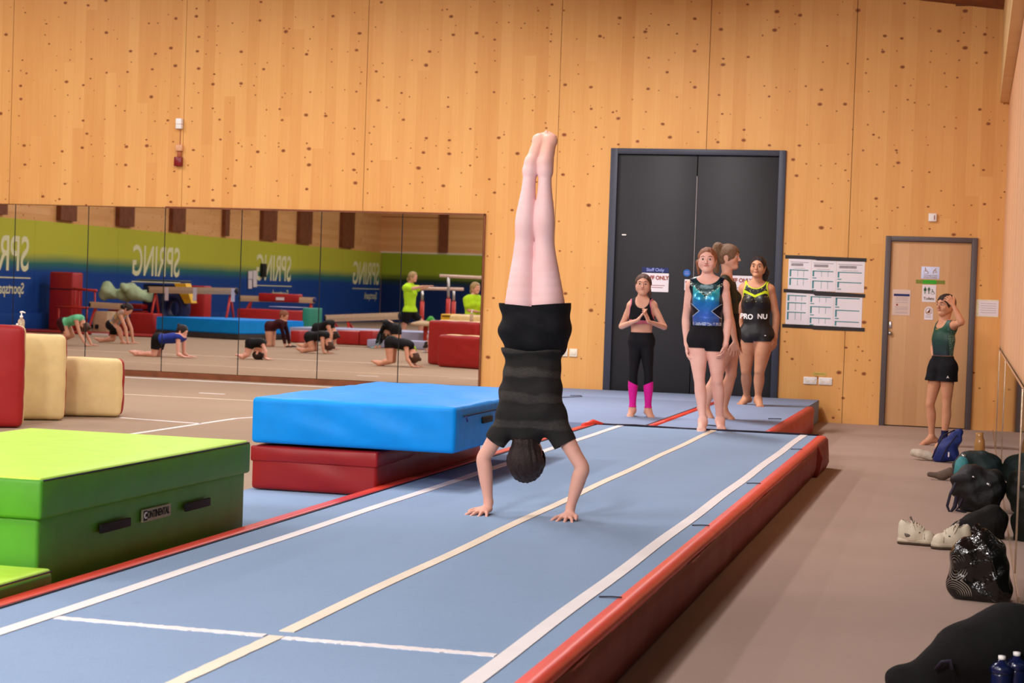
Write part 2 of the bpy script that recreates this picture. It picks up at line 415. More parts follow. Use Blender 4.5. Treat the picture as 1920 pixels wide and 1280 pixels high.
for x0, lab in ((-3.735, 'white STAFF ONLY notice behind the girl in the black crop top'), (-2.775, 'white STAFF ONLY notice on the right leaf behind the girl in yellow trim')):
    s = sign('door_notice', lab, x0, x0+.315, 1.41, 1.625, M['paper'], BACK+.005)
    text('lettering', 'STAFF ONLY', .062, M['signred'], (x0+.157, BACK-.001, 1.57), FB, s, bold=.0025, sx=.9)
    box('print', (x0+.05, x0+.27, BACK-.0005, BACK+.001, 1.482, 1.488), M['signred'], s)
    box('print', (x0+.06, x0+.25, BACK-.0005, BACK+.001, 1.457, 1.463), M['signred'], s)
s = empty('door_disc_sign', (-3.212, BACK, 1.638), 'small round blue mandatory sign left of the door gap', 'sign')
o = link('board', lathe_me('board', [(.0, 0), (.042, 0), (.042, .004), (0, .004)], 28, False), M['blue_disc']); o.rotation_euler = (math.radians(90), 0, 0); o.location = (-3.212, BACK+.005, 1.638); wparent(o, s)
for z in (1.65, 1.634, 1.62): box('print', (-3.236, -3.188, BACK-.0005, BACK+.001, z, z+.005), M['lilac'], s)
s = sign('small_door_label', 'small white and red label under the round blue sign', -3.235, -3.17, 1.44, 1.565, M['paper'], BACK+.005)
box('print', (-3.225, -3.18, BACK-.0005, BACK+.001, 1.52, 1.545), M['signred'], s)

# ------------------------------------------------------------------ toilet door
d2 = tag(empty('door_2', (-.487, BACK, 0)), kind='structure')
box('frame', (-.985, -.925, BACK-.03, BACK+.06, 0, 2.12), M['frame_brown'], d2, bev=.004)
box('frame', (-.05, .012, BACK-.03, BACK+.06, 0, 2.12), M['frame_brown'], d2, bev=.004)
box('frame', (-.925, -.05, BACK-.03, BACK+.06, 2.065, 2.12), M['frame_brown'], d2, bev=.004)
M['veneer'] = clt('door_veneer', srgb(204, 158, 112), srgb(190, 142, 98), srgb(214, 170, 124), knots=0)
box('leaf', (-.923, -.052, BACK+.005, BACK+.05, .01, 2.062), M['veneer'], d2, bev=.003)
lock = box('lock', (-.915, -.885, BACK-.006, BACK+.005, 1.09, 1.165), M['steel'], d2, bev=.003)
o = link('thumb_turn', lathe_me('thumb_turn', [(0, 0), (.02, 0), (.024, .006), (.02, .03), (0, .034)], 20), M['steel']); o.rotation_euler = (math.radians(90), 0, 0); o.location = (-.898, BACK+.004, 1.035); wparent(o, d2)

M['signblue'] = plain('pale_blue_sign', srgb(206, 216, 244), .35, var=.01); M['pictobrown'] = plain('brown_print', srgb(168, 118, 80), .6)
M['greentape'] = plain('green_tape', srgb(52, 160, 30), .5); M['olive'] = plain('olive_tape', srgb(122, 128, 48), .6)
M['pictogreen'] = plain('dark_green_print', srgb(26, 78, 34), .6); M['toiletbrown'] = plain('olive_brown_print', srgb(96, 78, 50), .6)
YD = BACK+.005
def flat(pts, m, parent, y=YD-.0045, name='pictogram'):      # XZ polygon plate
    n = len(pts); V = [(x, y, z) for x, z in pts]+[(x, y+.001, z) for x, z in pts]
    F = [tuple(range(n)), tuple(range(2*n-1, n-1, -1))]+[(i, n+i, n+(i+1) % n, (i+1) % n) for i in range(n)]
    o = link(name, mesh(name, V, F), m); wparent(o, parent); return o
def circ(cx, cz, r, k=14, a0=0, a1=2*math.pi): return [(cx+r*math.cos(a0+(a1-a0)*i/k), cz+r*math.sin(a0+(a1-a0)*i/k)) for i in range(k)]
def merge(name, objs, parent):
    bm = bmesh.new()
    for o in objs:
        me = o.data; bm.from_mesh(me); bpy.data.objects.remove(o)
    me = bm_mesh(name, bm); return me
def picto(parent, m, parts, y=YD-.0055):
    V = []; F = []
    for pts in parts:
        n = len(pts); b = len(V)
        V += [(x, y, z) for x, z in pts]+[(x, y+.0012, z) for x, z in pts]
        F += [tuple(range(b, b+n)), tuple(range(b+2*n-1, b+n-1, -1))]+[(b+i, b+n+i, b+n+(i+1) % n, b+(i+1) % n) for i in range(n)]
    o = link('pictogram', mesh('pictogram', V, F), m); wparent(o, parent); return o
def bar(x0, z0, x1, z1, w):
    d = np.array([x1-x0, z1-z0]); d = d/np.linalg.norm(d); n = np.array([-d[1], d[0]])*w/2; a = np.array([x0, z0]); b = np.array([x1, z1])
    return [tuple(a+n), tuple(a-n), tuple(b-n), tuple(b+n)]
def wheelchair(cx, cz, s):
    P = [circ(cx-.1*s, cz+.48*s, .09*s), bar(cx-.1*s, cz+.4*s, cx-.06*s, cz, .1*s), bar(cx-.06*s, cz, cx+.25*s, cz, .09*s), bar(cx+.25*s, cz, cx+.36*s, cz-.3*s, .08*s), bar(cx-.08*s, cz+.2*s, cx+.2*s, cz+.2*s, .07*s)]
    for i in range(16):
        a = math.radians(100+i*17); b = math.radians(100+(i+1)*17)
        P.append(bar(cx+.3*s*math.cos(a), cz-.12*s+.3*s*math.sin(a), cx+.3*s*math.cos(b), cz-.12*s+.3*s*math.sin(b), .05*s))
    return P
def personp(cx, cz, s, skirt=False):
    P = [circ(cx, cz+.85*s, .11*s)]
    if skirt: P += [[(cx-.12*s, cz+.7*s), (cx-.28*s, cz+.0*s), (cx+.28*s, cz+.0*s), (cx+.12*s, cz+.7*s)]]
    else: P += [[(cx-.16*s, cz+.7*s), (cx-.14*s, cz+.0*s), (cx+.14*s, cz+.0*s), (cx+.16*s, cz+.7*s)]]
    P += [bar(cx-.15*s, cz+.66*s, cx-.32*s, cz+.2*s, .09*s), bar(cx+.15*s, cz+.66*s, cx+.32*s, cz+.2*s, .09*s), bar(cx-.08*s, cz, cx-.1*s, cz-.6*s, .1*s), bar(cx+.08*s, cz, cx+.1*s, cz-.6*s, .1*s)]
    return P
s = sign('accessible_toilet_sign', 'pale blue Accessible Toilet sign with two pictograms at top of toilet door', -.585, -.388, 1.655, 1.79, M['signblue'], YD, bev=.002)
picto(s, M['pictobrown'], wheelchair(-.535, 1.738, .075))
picto(s, M['pictobrown'], [circ(-.43, 1.768, .006), bar(-.435, 1.76, -.452, 1.742, .009), bar(-.452, 1.742, -.456, 1.715, .008), bar(-.438, 1.755, -.42, 1.738, .006), bar(-.44, 1.73, -.415, 1.73, .005)])
text('lettering', 'Accessible Toilet', .021, M['pictobrown'], (-.487, YD-.005, 1.692), FB, s)
text('lettering', '& Baby Changing', .021, M['pictobrown'], (-.487, YD-.005, 1.671), FB, s)
s = sign('green_tape_strip', 'green tape strip between the two toilet signs', -.64, -.325, 1.6, 1.642, M['olive'], YD, t=.002)
box('bright_middle', (-.567, -.418, YD-.0035, YD-.002, 1.598, 1.643), M['greentape'], s)
s = sign('toilets_sign', 'white Toilets sign with man, woman and wheelchair figures', -.567, -.418, 1.397, 1.588, M['paper'], YD)
picto(s, M['pictogreen'], personp(-.536, 1.518, .05, True)+personp(-.495, 1.518, .05))
picto(s, M['pictogreen'], wheelchair(-.453, 1.508, .06))
text('lettering', 'Toilets', .042, M['toiletbrown'], (-.492, YD-.005, 1.435), FB, s, bold=.0008)
s = empty('round_top_sign', (-.487, YD, 1.27), 'small white round-topped hand sign below the Toilets sign', 'sign')
flat([(-.535, 1.2), (-.44, 1.2), (-.44, 1.30)]+circ(-.4875, 1.30, .0475, 14, 0, math.pi)+[(-.535, 1.30)], M['paper'], s, YD-.004, 'board')
P = []
for i in range(20):
    a = i*math.pi/10; b = (i+1)*math.pi/10; P.append(bar(-.4875+.035*math.cos(a), 1.295+.035*math.sin(a), -.4875+.035*math.cos(b), 1.295+.035*math.sin(b), .006))
P += [bar(-.51, 1.275, -.47, 1.31, .012), bar(-.495, 1.275, -.475, 1.32, .01), circ(-.48, 1.285, .012)]
picto(s, M['pictobrown'], P); box('print', (-.52, -.455, YD-.005, YD-.004, 1.225, 1.229), M['greyprint'], s); box('print', (-.52, -.455, YD-.005, YD-.004, 1.24, 1.244), M['greyprint'], s)
M['lam'] = plain('laminated_paper', srgb(214, 186, 172), .2, spec=.6, var=.02, nscale=4)
s = sign('laminated_notice', 'laminated notice with dark heading bar at left of the toilet door', -.888, -.692, 1.24, 1.525, M['lam'], YD)
box('heading', (-.875, -.702, YD-.005, YD-.004, 1.452, 1.478), M['navy'], s)
for z in (1.435, 1.42, 1.405, 1.38, 1.33, 1.315, 1.30, 1.275, 1.262): box('print', (-.855, -.715, YD-.005, YD-.004, z, z+.004), M['greyprint'], s)
box('print', (-.845, -.825, YD-.0055, YD-.004, 1.345, 1.365), M['signred'], s)
s = sign('side_notice', 'cream notice on the wall between toilet door and side wall', .02, .262, 1.255, 1.445, plain('cream_card', srgb(222, 214, 176), .5), BACK)
box('sheet', (.05, .26, BACK-.006, BACK-.004, 1.265, 1.432), M['paper'], s)
for i in range(5): box('print', (.07, .235, BACK-.0065, BACK-.0055, 1.30+i*.025, 1.304+i*.025), M['greyprint'], s)

# ------------------------------------------------------------------ wall fittings
s = empty('alarm_sounder', (-9.555, BACK, 3.05), 'white and red alarm fitting high on the wall above the mirror', 'alarm')
box('sensor', (-9.60, -9.52, BACK-.07, BACK, 3.215, 3.345), M['white'], s, bev=.012)
box('sensor_band', (-9.60, -9.52, BACK-.0725, BACK, 3.272, 3.277), plain('tan_band', srgb(200, 160, 130)), s)
box('conduit', (-9.562, -9.555, BACK-.012, BACK, 2.87, 3.215), plain('tan_conduit', srgb(176, 120, 76)), s)
M['clear_plastic'] = plain('tan_cover', srgb(214, 160, 120), .3)
box('junction_cover', (-9.60, -9.51, BACK-.05, BACK, 2.945, 3.025), M['clear_plastic'], s, bev=.01)
box('bracket', (-9.585, -9.53, BACK-.03, BACK, 2.865, 2.945), plain('rust_bracket', srgb(160, 86, 50)), s, bev=.005)
box('call_point', (-9.61, -9.51, BACK-.06, BACK, 2.76, 2.872), plain('deep_red_plastic', srgb(122, 14, 22), .3, spec=.5), s, bev=.008)
s = empty('light_switch', (-.485, BACK, 2.335), 'white switch box above the toilet door', 'switch')
box('plate', (-.53, -.442, BACK-.035, BACK, 2.29, 2.38), M['white'], s, bev=.006)
box('rocker', (-.47, -.462, BACK-.04, BACK-.034, 2.31, 2.36), M['signred'], s)
for x, lab in ((-4.625, 'blank switch plate on the wall nearest the handstand boy'), (-4.51, 'blank switch plate on the wall nearest the dark double door')):
    s = empty('switch_plate', (x, BACK, .67), lab, 'switch')
    box('plate', (x-.047, x+.047, BACK-.014, BACK, .62, .715), M['ivory'], s, bev=.004); box('rocker', (x-.03, x+.03, BACK-.018, BACK-.013, .645, .69), M['ivory'], s, bev=.002)
for x, lab in ((-1.762, 'left white double socket low on the wall under the posters'), (-1.593, 'right white double socket low on the wall under the posters')):
    s = empty('power_socket', (x, BACK, .47), lab, 'socket', 'double sockets under the posters')
    box('plate', (x-.075, x+.075, BACK-.012, BACK, .425, .508), M['white'], s, bev=.004)
    for dx in (-.035, .035): box('outlet', (x+dx-.018, x+dx+.018, BACK-.0145, BACK-.011, .445, .47), M['ivory'], s)
    for dx in (-.055, .055): box('rocker', (x+dx-.006, x+dx+.006, BACK-.016, BACK-.011, .48, .495), M['ivory'], s)
s = sign('socket_label', 'small yellow label above the double sockets', -1.735, -1.585, .525, .565, plain('yellow_label', srgb(204, 176, 88), .6), BACK)
box('print', (-1.715, -1.605, BACK-.005, BACK-.0035, .543, .547), M['toiletbrown'], s)

# timetable sheets under black tape
cols = [(-2.055, -1.80), (-1.798, -1.52), (-1.518, -1.205)]
pos = ('left', 'middle', 'right')
for r, (z0, z1) in enumerate([(1.485, 1.835), (1.09, 1.455)]):
    for c, (x0, x1) in enumerate(cols):
        x0 -= .012*r; x1 -= .012*r; dz = -.006*c
        s = empty('timetable_sheet', (x0, BACK, z0), '%s sheet in the %s row of teal timetables beside the door' % (pos[c], ('upper', 'lower')[r]), 'poster', 'timetable sheets taped to the wall')
        box('sheet', (x0, x1, BACK-.004, BACK, z0+dz, z1+dz), M['paper'], s)
        q = random.Random(r*3+c); P = []; G = []
        z = z1+dz-.035
        if r == 0: G += [bar(x0+.02, z, x1-.03, z-.003, .006), bar(x0+.03, z-.03, x1-.09, z-.03, .03), bar(x0+.06, z-.07, x1-.07, z-.07, .004)]; z -= .09
        while z > z0+dz+.05:
            hh = q.choice([.06, .075, .085]); hh = min(hh, z-z0-dz-.02)
            P += [bar(x0+.015+.01, z, x0+.025, z-hh, .018), bar(x0+.015, z, x1-.03, z-.002, .01)]
            for t in (.42, .68):
                if c < 2: P += [bar(x0+(x1-x0)*t, z, x0+(x1-x0)*t, z-hh, .004)]
            if c > 0: P += [bar(x0+.015, z-hh-.018, x0+.06, z-hh-.018, .01)]; z -= .03
            z -= hh+.022
        if P: o = picto(s, M['teal'], P, BACK-.0055); o.name = 'print'
        if G: o = picto(s, M['greyprint'], G, BACK-.0055); o.name = 'print'
for z, x0, x1, sl, lab in ((1.855, -2.095, -1.19, -.012, 'black tape strip along the top of the timetables'), (1.472, -2.1, -1.19, -.03, 'black tape strip between the two rows of timetables'), (1.075, -2.1, -1.18, -.012, 'black tape strip along the bottom of the timetables')):
    o = link('tape_strip', mesh('tape_strip', *[[(x0, BACK-.007, z-.018), (x0+.33, BACK-.007, z-.02+sl*.2), (x0+.36, BACK-.007, z-.022+sl*.8), (x1, BACK-.007, z-.02+sl), (x1, BACK-.007, z+.02+sl), (x0+.36, BACK-.007, z+.018+sl*.8), (x0+.33, BACK-.007, z+.02+sl*.2), (x0, BACK-.007, z+.02)]
                                       + [(x0, BACK-.004, z-.018), (x1, BACK-.004, z-.02+sl), (x1, BACK-.004, z+.02+sl), (x0, BACK-.004, z+.02)],
                                       [(0, 1, 6, 7), (1, 2, 5, 6), (2, 3, 4, 5), (11, 10, 9, 8)]]), M['tape_black'])
    tag(o, lab, 'tape', 'black tape strips holding the timetables')

# ------------------------------------------------------------------ lamps
M['lamp'] = N('lamp_diffuser').m; b_ = M['lamp'].node_tree.nodes['Principled BSDF']; b_.inputs['Emission Color'].default_value = (1, .95, .9, 1); b_.inputs['Emission Strength'].default_value = 3
for i, (x, y, w, tilt) in enumerate(LAMPS):
    z = CEIL(x)-.35
    row = {-16.5: 'by the far end wall', -10.0: 'second from the end wall', -3.0: 'third from the end', 3.5: 'fourth from the end', 10.0: 'second from the mirror', 17.0: 'closest to the mirror'}
    if not tilt: s = empty('high_bay_lamp', (x, y, z), 'long ceiling lamp %s, %s' % ({-3.6: 'above the tumbling track', -7.5: 'one row left of the track', -11.8: 'over the stretching children', -16.1: 'nearest the lettered mural'}[x], row[y]), 'lamp', 'high bay lamps in rows')
    else:
        z -= .1
        s = empty('fill_light', (x, y, z), 'tilted ceiling floodlight aimed at the timber wall, %s, %s' % ('rear row' if y < 0 else 'front row', 'nearest the track' if x > -6 else 'nearest the mural' if x < -12 else 'middle'), 'lamp', 'tilted floodlights')
    sy = .75 if not tilt else .35
    box('housing', (x-.2-(tilt > 0)*.3, x+.2+(tilt > 0)*.3, y-sy, y+sy, z+.02, z+.1), M['white'], s, bev=.01)
    box('diffuser', (x-.17-(tilt > 0)*.3, x+.17+(tilt > 0)*.3, y-sy+.03, y+sy-.03, z+.005, z+.02), M['lamp'], s)
    if not tilt:
        for dy in (-.5, .5): tube('hanger', [(x, y+dy, z+.1), (x, y+dy, CEIL(x)+.02)], .006, M['steel'], s, n=6)
    ld = bpy.data.lights.new('lamp_light', 'AREA'); ld.shape = 'RECTANGLE'; ld.size = .4 if not tilt else 1.0; ld.size_y = 1.5 if not tilt else .7; ld.energy = w; ld.color = (1, .95, .95); ld.spread = math.pi if not tilt else 2.4
    lo = bpy.data.objects.new('lamp_light', ld); COL.objects.link(lo); lo.location = (x, y, z-.02); wparent(lo, s)
    if tilt: s.rotation_euler = (math.radians(tilt), 0, 0)
# ================================================================== TUMBLING TRACK
TZ = .26
tt = empty('tumbling_track', (-2.1, 9, 0), 'long blue carpeted tumbling track with white lines and red sides', 'gym mat')
def prof_along_y(name, prof, ys, m, parent, wav=0, seed=0, closed=True):
    """sweep an XZ outline along Y; small folds added on request"""
    q = np.random.default_rng(seed); n = len(prof); V = []; F = []
    ph = q.uniform(0, 6, 6)
    for y in ys:
        for i, (x, z) in enumerate(prof):
            w = wav*(math.sin(y*2.3+ph[0]+z*9)+.6*math.sin(y*5.1+ph[1]-z*14)+.4*math.sin(y*11+ph[2])) if .03 < z < .235 else 0
            V.append((x+w, y, z))
    for j in range(len(ys)-1):
        for i in range(n if closed else n-1):
            F.append((j*n+i, (j+1)*n+i, (j+1)*n+(i+1) % n, j*n+(i+1) % n))
    F.append(tuple(range(n))); F.append(tuple(range((len(ys)-1)*n, len(ys)*n))[::-1])
    bm = bmesh.new(); me = mesh(name, V, F, True); bm.from_mesh(me); bmesh.ops.recalc_face_normals(bm, faces=bm.faces); bm.to_mesh(me); bm.free()
    o = link(name, me, m); wparent(o, parent); return o
ys = list(np.arange(2.0, 14.96, .12))+[14.96]
box('carpet_top', (-3.05, -1.19, 2.0, 14.96, .02, TZ), M['bluecarpet'], tt)
prof_along_y('edge_pad', [(-1.20, .262), (-1.155, .264), (-1.135, .257), (-1.125, .24), (-1.13, .225), (-1.2, .225)], ys, M['red_vinyl'], tt, .0, 3)
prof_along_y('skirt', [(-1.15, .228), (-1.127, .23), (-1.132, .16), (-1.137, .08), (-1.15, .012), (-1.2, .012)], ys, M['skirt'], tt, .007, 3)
# slumped end of the side pad
V = []; F = []
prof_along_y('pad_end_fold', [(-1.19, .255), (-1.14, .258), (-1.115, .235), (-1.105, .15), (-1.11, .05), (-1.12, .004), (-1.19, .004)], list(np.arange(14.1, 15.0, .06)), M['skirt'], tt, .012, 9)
prof_along_y('left_edging', [(-3.125, .262), (-3.05, .268), (-3.046, .262), (-3.046, .2), (-3.125, .2)], list(np.arange(2, 14.95, .3))+[14.96], M['red_vinyl'], tt, 0, 2)
box('seam', (-3.048, -3.036, 2.0, 14.96, .255, .264), M['strap'], tt)
def line(x, y0, y1, w, m, wav=0.0, along='y', name='line', jag=0):
    n = 60; P = []; q = random.Random(int(x*100)+int(y0*10))
    for i in range(n+1):
        t = i/n; s_ = y0+(y1-y0)*t
        o = wav*math.sin(s_*3.1+x)
        a = w/2*(1+q.uniform(-jag, jag)); b = w/2*(1+q.uniform(-jag, jag))
        P.append((x+o-a, s_, x+o+b, s_))
    V = []; F = []
    for a, s_, b, _ in P:
        for z in (TZ, TZ+.003):
            V += [(a, s_, z), (b, s_, z)] if along == 'y' else [(s_, a, z), (s_, b, z)]
    for i in range(n):
        k = i*4
        F += [(k+2, k+3, k+7, k+6), (k, k+2, k+6, k+4), (k+1, k+5, k+7, k+3)]
    F += [(0, 1, 3, 2), (4*n, 4*n+2, 4*n+3, 4*n+1)]
    bm = bmesh.new(); me = mesh(name, V, F); bm.from_mesh(me); bmesh.ops.recalc_face_normals(bm, faces=bm.faces)
    bm.to_mesh(me); bm.free()
    o_ = link(name, me, m); wparent(o_, tt); return o_
line(-2.835, 2.0, 14.96, .056, M['white_tape'], .003)
line(-2.052, 5.32, 14.96, .05, M['cream_tape'], .004)
line(-2.052, 2.0, 5.24, .05, M['cream_tape'], .003, jag=.1)
line(-1.312, 2.0, 14.96, .058, M['white_tape'], .003)
line(5.235, -2.8, -2.085, .04, M['white_tape'], .004, 'x', 'cross_tape', .25)
line(5.225, -2.02, -1.345, .04, M['white_tape'], .004, 'x', 'cross_tape', .25)
for y in (6.39, 8.61, 10.76, 13.44):
    tube('velcro_strap', [(-1.268, y, TZ+.004), (-1.225, y+.01, TZ+.006), (-1.185, y-.004, TZ+.008)], .0065, M['strap'], tt, n=6, flat=(.4, 1))
tube('end_seam', [(-3.05, 14.97, TZ+.006), (-2.9, 14.975, TZ+.004), (-2.72, 14.97, TZ+.01), (-2.3, 14.965, TZ+.003), (-1.7, 14.97, TZ+.008), (-1.19, 14.97, TZ+.004)], .009, M['strap'], tt, n=6)
tube('end_fold', [(-3.1, 14.7, TZ+.006), (-3.07, 14.95, TZ+.014), (-2.97, 14.98, TZ+.004)], [.02, .03, .006], M['red_vinyl'], tt, n=8)

# platform of two wide mats at the far end
def run_mat(name, lab, x0, x1, y0, y1, z0, z1, redL, redR, mat, zoff=0):
    s = empty(name, ((x0+x1)/2, (y0+y1)/2, z0), lab, 'gym mat', 'blue carpet mats at the far end of the track')
    box('carpet_top', (x0+.03, x1-.03, y0, y1, z0, z1), mat, s, bev=.004)
    if redR: prof_along_y('side_pad', [(x1-.03, z1+.003), (x1+.02, z1+.002), (x1+.04, z1-.03), (x1+.045, (z0+z1)/2), (x1+.04, z0+.005), (x1-.03, z0+.005)], list(np.arange(y0+.01, y1-.05, .25))+[y1], M['red_vinyl_side'], s, .008, 5)
    if redL: prof_along_y('edging', [(x0-.03, z1+.005), (x0+.035, z1+.006), (x0+.035, z1-.03), (x0-.03, z1-.03)], [y0+.01, y1], M['red_vinyl'], s)
    return s
p1 = run_mat('carpet_mat', 'blue carpet mat with a red sloping side by the double door', -2.58, -1.60, 15.0, 18.95, .01, .27, True, True, M['bluecarpet2'])
p2 = run_mat('carpet_mat', 'wide blue carpet mat under the girl in pink-cuffed leggings', -4.6, -2.62, 15.0, 18.95, .01, .268, False, False, M['bluecarpet2'])
p3 = run_mat('carpet_mat', 'blue carpet mat laid across the foot of the double door', -5.3, -1.62, 18.97, 20.62, .01, .255, False, False, M['bluecarpet2'])
tube('velcro_strap', [(-2.23, 15.3, .277), (-2.12, 15.22, .285), (-2.02, 15.25, .277)], .012, M['strap'], p1, n=6, flat=(.4, 1))
tube('velcro_strap', [(-1.78, 16.6, .277), (-1.66, 16.6, .28)], .009, M['strap'], p1, n=6, flat=(.4, 1))
ls = tube('loose_strap', [(-4.35, 18.1, .272), (-4.15, 18.3, .274), (-3.98, 18.75, .275), (-4.03, 18.9, .275), (-4.12, 18.82, .275)], .008, M['strap'], p2, n=6, flat=(.4, 1))
tag(ls, 'thin dark strap trailing over the mat')
# low blue mats along the left of the track
o = box('landing_mat', (-3.9, -3.13, 7.81, 14.9, .152, .2), M['bluecarpet'], None, bev=.006)
tag(o, 'thin blue carpet mat under the red mat block beside the track', 'gym mat')

# ------------------------------------------------------------------ crash mats
def soft_block(name, b, m, parent, bev=.03, sub=14, bulge=.01, seed=0, crease=.004, smooth=True, sag=0):
    """a foam block in a vinyl cover: bevelled, subdivided, faces a little bulged and creased"""
    x0, x1, y0, y1, z0, z1 = b
    bm = bmesh.new(); bmesh.ops.create_cube(bm, size=1)
    for v in bm.verts: v.co = Vector(((x0+x1)/2+v.co.x*(x1-x0), (y0+y1)/2+v.co.y*(y1-y0), (z0+z1)/2+v.co.z*(z1-z0)))
    bmesh.ops.bevel(bm, geom=list(bm.edges), offset=bev, segments=3, affect='EDGES', profile=.5)
    L = [e for e in bm.edges if e.calc_length() > .2]
    bmesh.ops.subdivide_edges(bm, edges=L, cuts=sub, use_grid_fill=True)
    q = np.random.default_rng(seed); ph = q.uniform(0, 6.28, 8)
    cx, cy, cz = (x0+x1)/2, (y0+y1)/2, (z0+z1)/2; hx, hy, hz = (x1-x0)/2, (y1-y0)/2, (z1-z0)/2
    for v in bm.verts:
        u, w, t = (v.co.x-cx)/hx, (v.co.y-cy)/hy, (v.co.z-cz)/hz
        e = [1-u*u, 1-w*w, 1-t*t]; e = [max(0, k_) for k_ in e]
        cr = crease*(math.sin(v.co.x*17+ph[0]+v.co.y*9)+math.sin(v.co.y*23+ph[1]-v.co.z*19)+math.sin(v.co.z*31+ph[2]+v.co.x*13))
        if abs(u) > .9: v.co.x += math.copysign(bulge*e[1]*e[2]+cr*e[1]*e[2], u)
        if abs(w) > .9: v.co.y += math.copysign(bulge*e[0]*e[2]+cr*e[0]*e[2], w)
        if t > .9: v.co.z += (bulge*.6*e[0]*e[1]+cr)*(e[0]*e[1])**.3 - sag*e[0]*e[1]
        # corners pulled in under strain
    me = bm_mesh(name, bm, smooth); o = link(name, me, m)
    if parent is not None: wparent(o, parent)
    return o
s = empty('crash_mat', (-3.3, 10.5, .2), 'red vinyl crash mat beneath the sky-blue crash mat', 'crash mat')
soft_block('cover', (-3.87, -3.135, 9.43, 11.6, .205, .448), M['dark_red'], s, .02, seed=4, crease=.003)
soft_block('cover_flap', (-3.876, -3.13, 9.42, 11.61, .36, .449), M['dark_red'], s, .012, seed=5, crease=.005)
s = empty('crash_mat', (-3.3, 10.5, .46), 'sky-blue crash mat lying on top of the red one', 'crash mat')
soft_block('cover', (-3.87, -2.69, 9.41, 11.62, .464, .718), M['sky_vinyl'], s, .022, 20, .014, 2, .0045)
for yy in (9.9, 11.0): box('handle', (-2.69, -2.662, yy, yy+.2, .60, .635), M['black'], s, bev=.004)
tube('zip_seam', [(-2.682, 9.55, .66), (-2.667, 10.4, .665), (-2.682, 11.5, .66)], .004, M['strap'], s, n=5)
tube('zip_tab', [(-2.675, 9.57, .66), (-2.668, 9.572, .63)], .005, M['navy'], s, n=6)
s = empty('foam_block', (-3.75, 6.8, .15), 'big lime-topped green vaulting block labelled CONTINENTAL beside the track', 'gym block')
soft_block('body', (-4.31, -3.215, 5.86, 7.76, .16, .49), M['green_side'], s, .015, 12, .006, 11, .003)
def green_mats():
    n = N('green_cover'); n.set(Roughness=.5); n.b.inputs['Specular IOR Level'].default_value = .35
    return n
soft_block('lid', (-4.325, -3.195, 5.84, 7.775, .478, .622), M['green_side'], s, .014, 14, .004, 12, .002)
soft_block('top_cover', (-4.315, -3.205, 5.85, 7.765, .60, .628), M['green_top'], s, .010, 8, .004, 13, .001)
tube('piping', [(-3.199, 5.86, .618), (-3.197, 6.8, .619), (-3.199, 7.76, .618)], .003, M['strap'], s, n=5)
for yy in (6.30, 7.07): box('handle', (-3.20, -3.188, yy, yy+.25, .375, .41), M['black'], s, bev=.003)
lb = box('maker_label', (-3.205, -3.196, 6.67, 6.93, .375, .425), plain('label_grey', srgb(150, 152, 118), .5), s)
RP = (math.radians(90), 0, math.radians(90))
text('lettering', 'CONTINENTAL', .041, M['black'], (-3.1955, 6.80, .40), RP, s, bold=.001, sx=.8)
box('label_panel', (-3.1965, -3.1955, 6.675, 6.71, .38, .42), M['black'], s)
text('lettering', 'C', .036, M['white'], (-3.1945, 6.692, .40), RP, s, bold=.001)
s = empty('foam_mat', (-3.7, 4.9, .15), 'low lime-green foam mat in front of the big green block', 'gym mat')
soft_block('body', (-4.3, -3.135, 3.8, 5.83, .155, .30), M['green_side'], s, .015, 10, .003, 21, .002)
soft_block('top_cover', (-4.295, -3.14, 3.805, 5.825, .285, .312), M['green_top'], s, .010, 8, .002, 22, .001)
tube('piping', [(-3.133, 3.9, .303), (-3.132, 4.8, .304), (-3.134, 5.82, .303)], .003, M['strap'], s, n=5)

# two-tone foam blocks
def two_tone(lab, x0, x1, y, t, z1, front, back, seed, rz=30):
    s = empty('foam_block', (x1, y, .15), lab, 'gym block', 'two-tone foam blocks standing before the mirror')
    soft_block('front_layer', (x0, x1, y, y+t/2, .155, z1), front, s, .045, 10, .012, seed, .003)
    soft_block('back_layer', (x0+.01, x1+.012, y+t/2-.02, y+t, .155, z1-.005), back, s, .045, 10, .01, seed+1, .003)
    s.rotation_euler = (0, 0, math.radians(rz)); return s
two_tone('tall red-fronted foam block at the left edge of the picture', -8.35, -7.2, 12.83, .4, .955, M['red_foam'], M['cream_foam'], 31)
two_tone('cream-fronted foam block with the hand gel bottle on it', -8.42, -7.315, 13.72, .4, .865, M['cream_foam'], M['red_foam'], 41)
two_tone('lower cream foam block with a red back nearest the mirror', -8.05, -7.115, 14.34, .3, .655, M['cream_foam'], M['red_foam'], 51, 24)
# hand gel
M['gel'] = plain('clear_gel_bottle', srgb(226, 206, 176), .15, spec=.6); n = N('gel_plastic'); n.set(Roughness=.1, IOR=1.4); n.b.inputs['Transmission Weight'].default_value = .75; n.col(srgb(235, 225, 205)); M['gelclear'] = n.m
s = empty('gel_bottle', (-7.70, 13.66, .868), 'clear pump bottle of hand gel on the cream foam block', 'bottle')
def at_(o, x, y, z, parent): o.location = (x, y, z); wparent(o, parent); return o
at_(link('body', lathe_me('body', [(0, 0), (.027, 0), (.029, .01), (.029, .10), (.022, .118), (.011, .124), (.011, .13), (0, .13)], 20), M['gelclear']), -7.70, 13.66, .868, s)
at_(link('gel', lathe_me('gel', [(0, 0), (.025, 0), (.025, .05), (0, .05)], 16), M['gel']), -7.70, 13.66, .872, s)
at_(link('collar', lathe_me('collar', [(0, 0), (.014, 0), (.014, .016), (.006, .018), (.005, .045), (0, .045)], 16), M['white']), -7.70, 13.66, .998, s)
tube('pump_head', [(-7.712, 13.66, 1.043), (-7.69, 13.66, 1.047), (-7.665, 13.66, 1.04)], [.008, .008, .005], M['white'], s, n=8)
